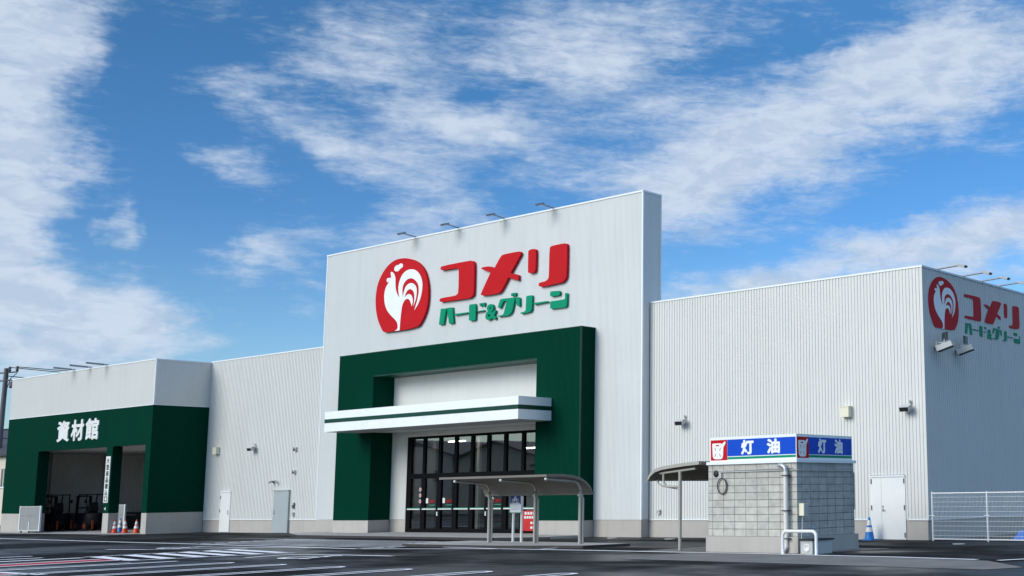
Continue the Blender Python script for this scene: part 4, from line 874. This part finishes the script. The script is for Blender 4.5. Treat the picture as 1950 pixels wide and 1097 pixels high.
# pump housing beside the hut corner
b0 = thing('pump_box', 'low light grey box with round recess and black lid beside the hut corner', 'box', (-19.1, 26.6, 0))
b = MB(); b.box(-19.34, -18.96, 26.46, 27.35, .0, .345); b.build('housing', M['light_grey'], b0)
b = MB(); b.box(-19.37, -18.93, 26.42, 27.42, .346, .385); b.build('lid', M['sign_black'], b0)
b = MB(); b.lathe([(.105, 0), (.10, .012), (.075, .012), (.07, .002), (0, .002)], (0, 0, 0), 22); b.v = [(-19.14+x, 26.459-z, .165+y) for x, y, z in b.v]; b.build('round_cover', M['cone_white'], b0)
gr = thing('guard_rail', 'white inverted U shaped pipe guard rail before the hut corner', 'guard rail', (-19.1, 26.1, 0))
r_ = .13
b = MB(); b.tube([(-19.64, 26.1, 0)] + arc((-19.64+r_, 26.1, .60-r_), r_, pi, pi/2, 8, (1, 0, 0), (0, 0, 1)) + arc((-18.58-r_, 26.1, .60-r_), r_, pi/2, 0, 8, (1, 0, 0), (0, 0, 1)) + [(-18.58, 26.1, 0)], .041, 14); b.build('pipe', M['white_paint'], gr)

# ------------------------------------------------------------------ curved shelters
def roof_sheet(prof, u0, u1, mp, name, m, par, thick=.03, n=None):
    """corrugated curved sheet: prof = (s, z) points, ribs run along the profile, spaced along u"""
    n = n or int((u1-u0)/.06); b = MB(); k = len(prof)
    for sgn in (0, 1):
        vs = []
        for i in range(n+1):
            u = u0+(u1-u0)*i/n; d = .018*(1 if i % 2 else -1)
            for s, z in prof: vs.append(mp(u, s, z + d - sgn*thick))
        fs = [(i*k+j, (i+1)*k+j, (i+1)*k+j+1, i*k+j+1) for i in range(n) for j in range(k-1)]
        b.add(vs, fs if sgn == 0 else [f[::-1] for f in fs])
    return b.build(name, m, par)
bs = thing('bicycle_shelter', 'beige post bicycle shelter with curved brown ribbed roof before the entrance', 'shelter', (-31.5, 28.0, .08))
BX0, BX1 = -34.32, -29.18
prof = [(26.72, 2.235), (27.3, 2.235), (27.75, 2.20), (28.1, 2.12), (28.35, 2.0), (28.52, 1.86), (28.60, 1.72)]
roof_sheet(prof, BX0, BX1, lambda u, s, z: (u, s, z), 'roof', M['roof_brown'], bs)
b = MB(); b.box(BX0-.02, BX1+.02, 26.66, 26.715, 2.185, 2.255); b.box(BX0-.02, BX1+.02, 28.605, 28.70, 1.62, 1.71)
for x in (BX0-.03, BX1+.005):
    vs = [(x+dx, s, z+dz) for dx in (0, .025) for s, z in prof for dz in (.035, -.05)]; k = len(prof)
    fs = []
    for i in range(k-1):
        a = 2*i; c = 2*k+2*i
        fs += [(a, a+1, a+3, a+2), (c, c+2, c+3, c+1), (a, a+2, c+2, c), (a+1, c+1, c+3, a+3)]
    b.add(vs, fs)
b.build('fascia', M['roof_brown'], bs)
for x in (-33.62, -31.36, -29.27):
    b = MB(); b.tube([(x, 28.2, .08), (x, 28.2, 1.60)], .052, 12); b.tube([(x+.05, 28.275, .08), (x+.05, 28.275, 1.50), (x+.01, 28.22, 1.62)], .036, 10)
    b.box(x-.06, x+.06, 28.13, 28.27, 1.58, 1.64); p = b.build('post', M['post_beige'], bs)
    q = MB(); q.tube([(x, 28.2, 1.6), (x, 28.2, 1.74)] + arc((x, 27.9, 1.74), .30, 0, pi/2*.93, 8, (0, 1, 0), (0, 0, 1)) + [(x, 27.4, 2.07), (x, 26.78, 2.115)], .04, 10); q.build('beam', M['post_beige'], bs)
    q = MB(); q.lathe([(0, -.05), (.045, -.03), (.055, 0), (.045, .03), (0, .05)], (x, 26.74, 2.115), 12); q.build('end_cap', M['cone_white'], bs)
hs = thing('hut_shelter', 'small curved roof shelter on a single beige post left of the block hut', 'shelter', (-24.0, 27.0, 0))
profx = [(-25.12, 2.03), (-25.02, 2.17), (-24.85, 2.28), (-24.6, 2.345), (-24.2, 2.39), (-23.7, 2.435), (-23.15, 2.47)]
roof_sheet(profx, 26.90, 30.4, lambda u, s, z: (s, u, z), 'roof', M['roof_brown'], hs)
b = MB()
for y in (26.86, 30.4):
    b = MB()
    vs = [(s, y+dy, z+dz) for dy in (0, .04) for s, z in profx for dz in (.035, -.06)]; k = len(profx); fs = []
    for i in range(k-1):
        a = 2*i; c = 2*k+2*i; fs += [(a, a+2, a+3, a+1), (c, c+1, c+3, c+2), (a, c, c+2, a+2), (a+1, a+3, c+3, c+1)]
    fs += [(0, 1, 2*k+1, 2*k), (2*k-2, 4*k-2, 4*k-1, 2*k-1)]
    b.add(vs, fs); b.build('fascia', M['post_beige'], hs)
b = MB(); b.box(-25.18, -25.10, 26.9, 30.4, 1.98, 2.06); b.box(-23.16, -23.11, 26.9, 30.4, 2.40, 2.50); b.build('gutter', M['roof_brown'], hs)
for y in (27.0, 30.0):
    b = MB(); b.tube([(-23.98, y, 0), (-23.98, y, 2.26)], .05, 12); b.build('post', M['post_beige'], hs)
    b = MB(); b.tube([(-24.75, y, 2.19), (-23.4, y, 2.30)], .036, 10); b.tube([(-24.62, y, 2.19)] + arc((-24.40, y, 2.02), .22, pi, 1.5*pi, 7, (1, 0, 0), (0, 0, 1)) + [(-23.99, y, 1.80)], .032, 10); b.build('beam', M['post_beige'], hs)
b = MB(); b.tube([(-24.95, 27.1, 2.0), (-24.9, 27.1, 1.9), (-24.75, 27.1, 1.83), (-24.06, 27.08, 1.72), (-24.06, 27.08, .0)], .024, 8); b.build('downpipe', M['post_beige'], hs)

# bicycle parking sign
bsn = thing('bicycle_sign', 'blue bicycle parking sign with white notice on two white posts', 'sign', (-33.0, 28.85, .08))
ux0, ux1, uy = -33.30, -32.80, 28.83
for x in (-33.20, -32.78):
    b = MB(); b.tube([(x, uy+.06, .08), (x, uy+.06, 1.60)], .044, 12); b.build('post', M['white_paint'], bsn)
b = MB(); b.box(ux0, ux1+.06, uy-.02, uy+.014, 1.04, 1.635); b.build('sign_board', M['white_trim'], bsn)
b = MB(); b.box(ux0+.015, ux1+.045, uy-.025, uy-.021, 1.335, 1.62); b.build('blue_panel', M['sign_navy'], bsn)
b = MB(); b.box(ux0, ux1+.06, uy-.026, uy-.0205, 1.04, 1.065); b.build('green_edge', M['decal_green'], bsn)
fm = front(uy-.026); b = MB(); cx = (ux0+ux1)/2+.03
def ring(cx, cz, r): b.tube([(cx+r*cos(a), uy-.03, cz+r*sin(a)) for a in [2*pi*i/18 for i in range(19)]], .008, 6, False)
ring(cx-.095, 1.455, .055); ring(cx+.095, 1.455, .055)
for p in ([(-.095, 1.455), (-.04, 1.53), (.06, 1.53), (.095, 1.455)], [(-.04, 1.53), (0, 1.455), (.06, 1.53)], [(-.095, 1.455), (0, 1.455)], [(-.05, 1.555), (.0, 1.56)], [(.05, 1.53), (.05, 1.575), (.02, 1.585)], [(-.02, 1.53), (-.01, 1.60), (.05, 1.57)]):
    b.tube([(cx+x, uy-.03, z) for x, z in p], .008, 6)
b.tube([(cx-.005, uy-.03, 1.595), (cx+.02, uy-.03, 1.606)], .014, 8); b.build('bicycle_symbol', M['logo_white'], bsn)
link_mesh('white_letter', text_mesh('自転車置場', (ux0+.06, ux1, 1.345, 1.385), .002, fm, .03), M['logo_white'], bsn)
b = MB()
for z, a, c in ((1.28, .10, .40), (1.245, .05, .5), (1.19, .06, .48), (1.155, .06, .44)): b.box(ux0+a, ux0+c, uy-.0225, uy-.0205, z, z+.012)
b.build('notice_lines', M['light_grey'], bsn)

# ------------------------------------------------------------------ white mesh fence and tarp
fe = thing('mesh_fence', 'white welded wire mesh fence with white posts beside the shaded side wall', 'fence', (-20.32, 35.0, 0))
FP = [(-20.32, 34.98), (-18.27, 34.82), (-16.22, 34.66)]
for x, y in FP: b = MB(); b.tube([(x, y, 0), (x, y, 1.55)], .028, 10); b.build('post', M['white_paint'], fe)
for (x0, y0), (x1, y1) in zip(FP, FP[1:]):
    d = Vector((x1-x0, y1-y0, 0)); n = 42; b = MB()
    for i in range(1, n):
        p = Vector((x0, y0, 0)) + d*i/n; b.tube([p+Vector((0, 0, .05)), p+Vector((0, 0, 1.50))], .0042, 4, False)
    for k in range(9): z = .17+k*.15; b.tube([(x0, y0-.006, z), (x1, y1-.006, z)], .0055, 4, False)
    b.build('wire_panel', M['white_paint'], fe)
    b = MB(); b.tube([(x0, y0, 1.50), (x1, y1, 1.50)], .022, 8); b.tube([(x0, y0, .06), (x1, y1, .06)], .022, 8); b.build('rail', M['white_paint'], fe)
b = MB()
for x, y in FP: b.box(x-.10, x+.10, y-.035, y+.0, .79, .81)
b.build('clamp', M['white_trim'], fe)
b = MB(); n = 10
for i in range(n+1):
    for j in range(n+1):
        x, y = -18.15+.9*i/n, 36.0+.7*j/n; e = min(i, n-i, 3)/3*min(j, n-j, 3)/3
        b.v.append((x+random.uniform(-.02, .02), y+random.uniform(-.02, .02), .005+.26*e*(.8+.4*random.random())))
for i in range(n):
    for j in range(n): b.f.append([i*(n+1)+j, (i+1)*(n+1)+j, (i+1)*(n+1)+j+1, i*(n+1)+j+1]); b.sm.append(False); b.mi.append(0)
tag(b.build('tarpaulin', M['tarp'], None, (-17.7, 36.3, 0)), 'bright blue tarpaulin bundle on the ground behind the mesh fence', 'tarpaulin')

# ------------------------------------------------------------------ beyond the hall: pole, wires, houses
pl = thing('utility_pole', 'grey utility pole with crossarms and wires behind the left end of the hall', 'utility pole', (-111.9, 43.57, 0))
b = MB(); b.tube([(-111.75, 43.57, 0), (-111.45, 43.57, 12.55)], [.24, .17], 14); b.build('pole', M['pole_concrete'], pl)
b = MB(); b.tube([(-113.2, 43.2, 12.2), (-110.2, 43.9, 12.2)], .06, 6); b.build('crossarm', M['dark_grey'], pl)
b = MB(); b.tube([(-113.4, 43.2, 11.55), (-109.6, 43.9, 11.55)], .06, 6); b.build('crossarm', M['dark_grey'], pl)
for x in (-112.8, -111.1, -110.25):
    b = MB(); b.lathe([(0, 0), (.06, 0), (.13, .12), (.07, .2), (.13, .3), (.05, .42), (0, .42)], (x, 43.57+(x+111.5)*.25, 12.25), 10); b.build('insulator', M['dark_grey'], pl)
b = MB(); b.lathe([(0, 0), (.2, 0), (.22, .1), (.22, .5), (0, .55)], (-110.6, 43.75, 10.9), 12); b.build('transformer', M['dark_grey'], pl)
b = MB(); b.tube([(-110.3, 43.9, 12.1), (-110.9, 43.7, 11.7), (-111.2, 43.6, 10.8), (-111.5, 43.57, 9.6)], .03, 5); b.tube([(-110.5, 43.8, 11.5), (-110.6, 43.75, 11.4)], .05, 5); b.build('jumper_lead', M['wire'], pl)
def wire(a, c, sag, name, label):
    a, c = Vector(a), Vector(c); b = MB(); b.tube([a.lerp(c, i/24) - Vector((0, 0, sag*4*(i/24)*(1-i/24))) for i in range(25)], .035, 5, False)
    tag(b.build(name, M['wire'], None, a), label, 'power line', 'wires from the utility pole')
wire((-110.25, 43.9, 12.6), (-95, 110, 12.2), .6, 'power_line', 'highest thin black wire running from the utility pole behind the hall')
wire((-111.1, 43.7, 12.6), (-97, 110, 12.0), .8, 'power_line', 'second highest thin black wire running from the utility pole behind the hall')
wire((-111.2, 43.6, 11.9), (-98, 110, 11.6), 1.0, 'power_line', 'third highest thin black wire running from the utility pole behind the hall')
for z, k in ((7.6, 'upper'), (6.9, 'lower')): wire((-111.6, 43.57, z), (-98, 110, z-.2), .5, 'cable', k + ' of the two low cables crossing the sky strip left of the hall')
wire((-111.6, 43.57, 7.9), (-150, -20, 8.2), .8, 'power_line', 'thin wire leaving the utility pole towards the left')
wire((-112.8, 43.3, 12.6), (-152, -20, 12.2), .8, 'power_line', 'high thin wire leaving the utility pole towards the left')
def house(x0, x1, y0, y1, ze, zr, axis, mw, label, wins=(), chim=False):
    t = thing('house', label, 'house', ((x0+x1)/2, (y0+y1)/2, 0))
    b = MB(); b.box(x0, x1, y0, y1, 0, ze)
    if axis == 'x': ym = (y0+y1)/2; b.add([(x, y, z) for x in (x0, x1) for y, z in ((y0, ze), (y1, ze), (ym, zr))], [(0, 1, 2), (3, 5, 4)])
    else: xm = (x0+x1)/2; b.add([(x, y, z) for y in (y0, y1) for x, z in ((x0, ze), (x1, ze), (xm, zr))], [(0, 2, 1), (3, 4, 5)])
    b.build('wall', mw, t)
    b = MB(); o = .45; th = .18; dz = o*(zr-ze)/((y1-y0)/2 if axis == 'x' else (x1-x0)/2)
    for s in (0, 1):
        if axis == 'x':
            ya, yb = ((y0-o), (y0+y1)/2) if s == 0 else ((y1+o), (y0+y1)/2)
            b.add([(x, y, z+k) for k in (.02, th) for x in (x0-o, x1+o) for y, z in ((ya, ze-dz), (yb, zr))], [(0, 1, 3, 2), (4, 6, 7, 5), (0, 2, 6, 4), (0, 4, 5, 1), (2, 3, 7, 6)])
        else:
            xa, xb = ((x0-o), (x0+x1)/2) if s == 0 else ((x1+o), (x0+x1)/2)
            b.add([(x, y, z+k) for k in (.02, th) for y in (y0-o, y1+o) for x, z in ((xa, ze-dz), (xb, zr))], [(0, 1, 3, 2), (4, 6, 7, 5), (0, 2, 6, 4), (0, 4, 5, 1), (2, 3, 7, 6)])
    b.build('roof', M['house_roof'], t)
    for face, u, z, w, h in wins:
        b = MB(); f = MB()
        if face == 'x1': b.box(x1+.01, x1+.05, u-w/2, u+w/2, z, z+h); f.box(x1+.02, x1+.09, u-w/2-.08, u+w/2+.08, z-.1, z-.002); f.box(x1+.051, x1+.07, u-.04, u+.04, z, z+h)
        if face == 'y0': b.box(u-w/2, u+w/2, y0-.05, y0-.01, z, z+h); f.box(u-w/2-.08, u+w/2+.08, y0-.09, y0-.02, z-.1, z-.002); f.box(u-.04, u+.04, y0-.07, y0-.051, z, z+h)
        if face == 'y1': b.box(u-w/2, u+w/2, y1+.01, y1+.05, z, z+h); f.box(u-w/2-.08, u+w/2+.08, y1+.02, y1+.09, z-.1, z-.002)
        wn_ = b.build('window', M['dark_window'], t); f.build('sill', M['white_trim'], wn_)
    return t
house(-122, -99.0, 43.0, 52, 5.6, 8.0, 'x', M['house_wall'], 'beige house with dark roof and upper window beyond the left edge of the hall', (('y0', -108.75, 3.0, 1.0, 1.4), ('y0', -113.5, 3.0, 1.2, 1.3), ('y0', -103, 3.0, 1.2, 1.3)))
# the houses across the road that the entrance glass mirrors
house(-118, -104.8, -22, -12, 6.0, 7.6, 'y', M['house_wall'], 'beige gabled house across the road, mirrored in the left entrance panes', (('y1', -107, 3.3, 1.4, 1.2),))
house(-104.2, -92.8, -22, -12.4, 5.6, 7.1, 'y', M['house_wall_b'], 'grey gabled house across the road, mirrored in the middle entrance panes', (('y1', -102, 3.2, 1.0, 1.2),))
house(-92.2, -82, -24, -12, 4.6, 6.2, 'x', M['house_wall_b'], 'low house with dark roof across the road, mirrored in the right entrance panes', (('y1', -88, 1.0, 2.4, 1.8),))
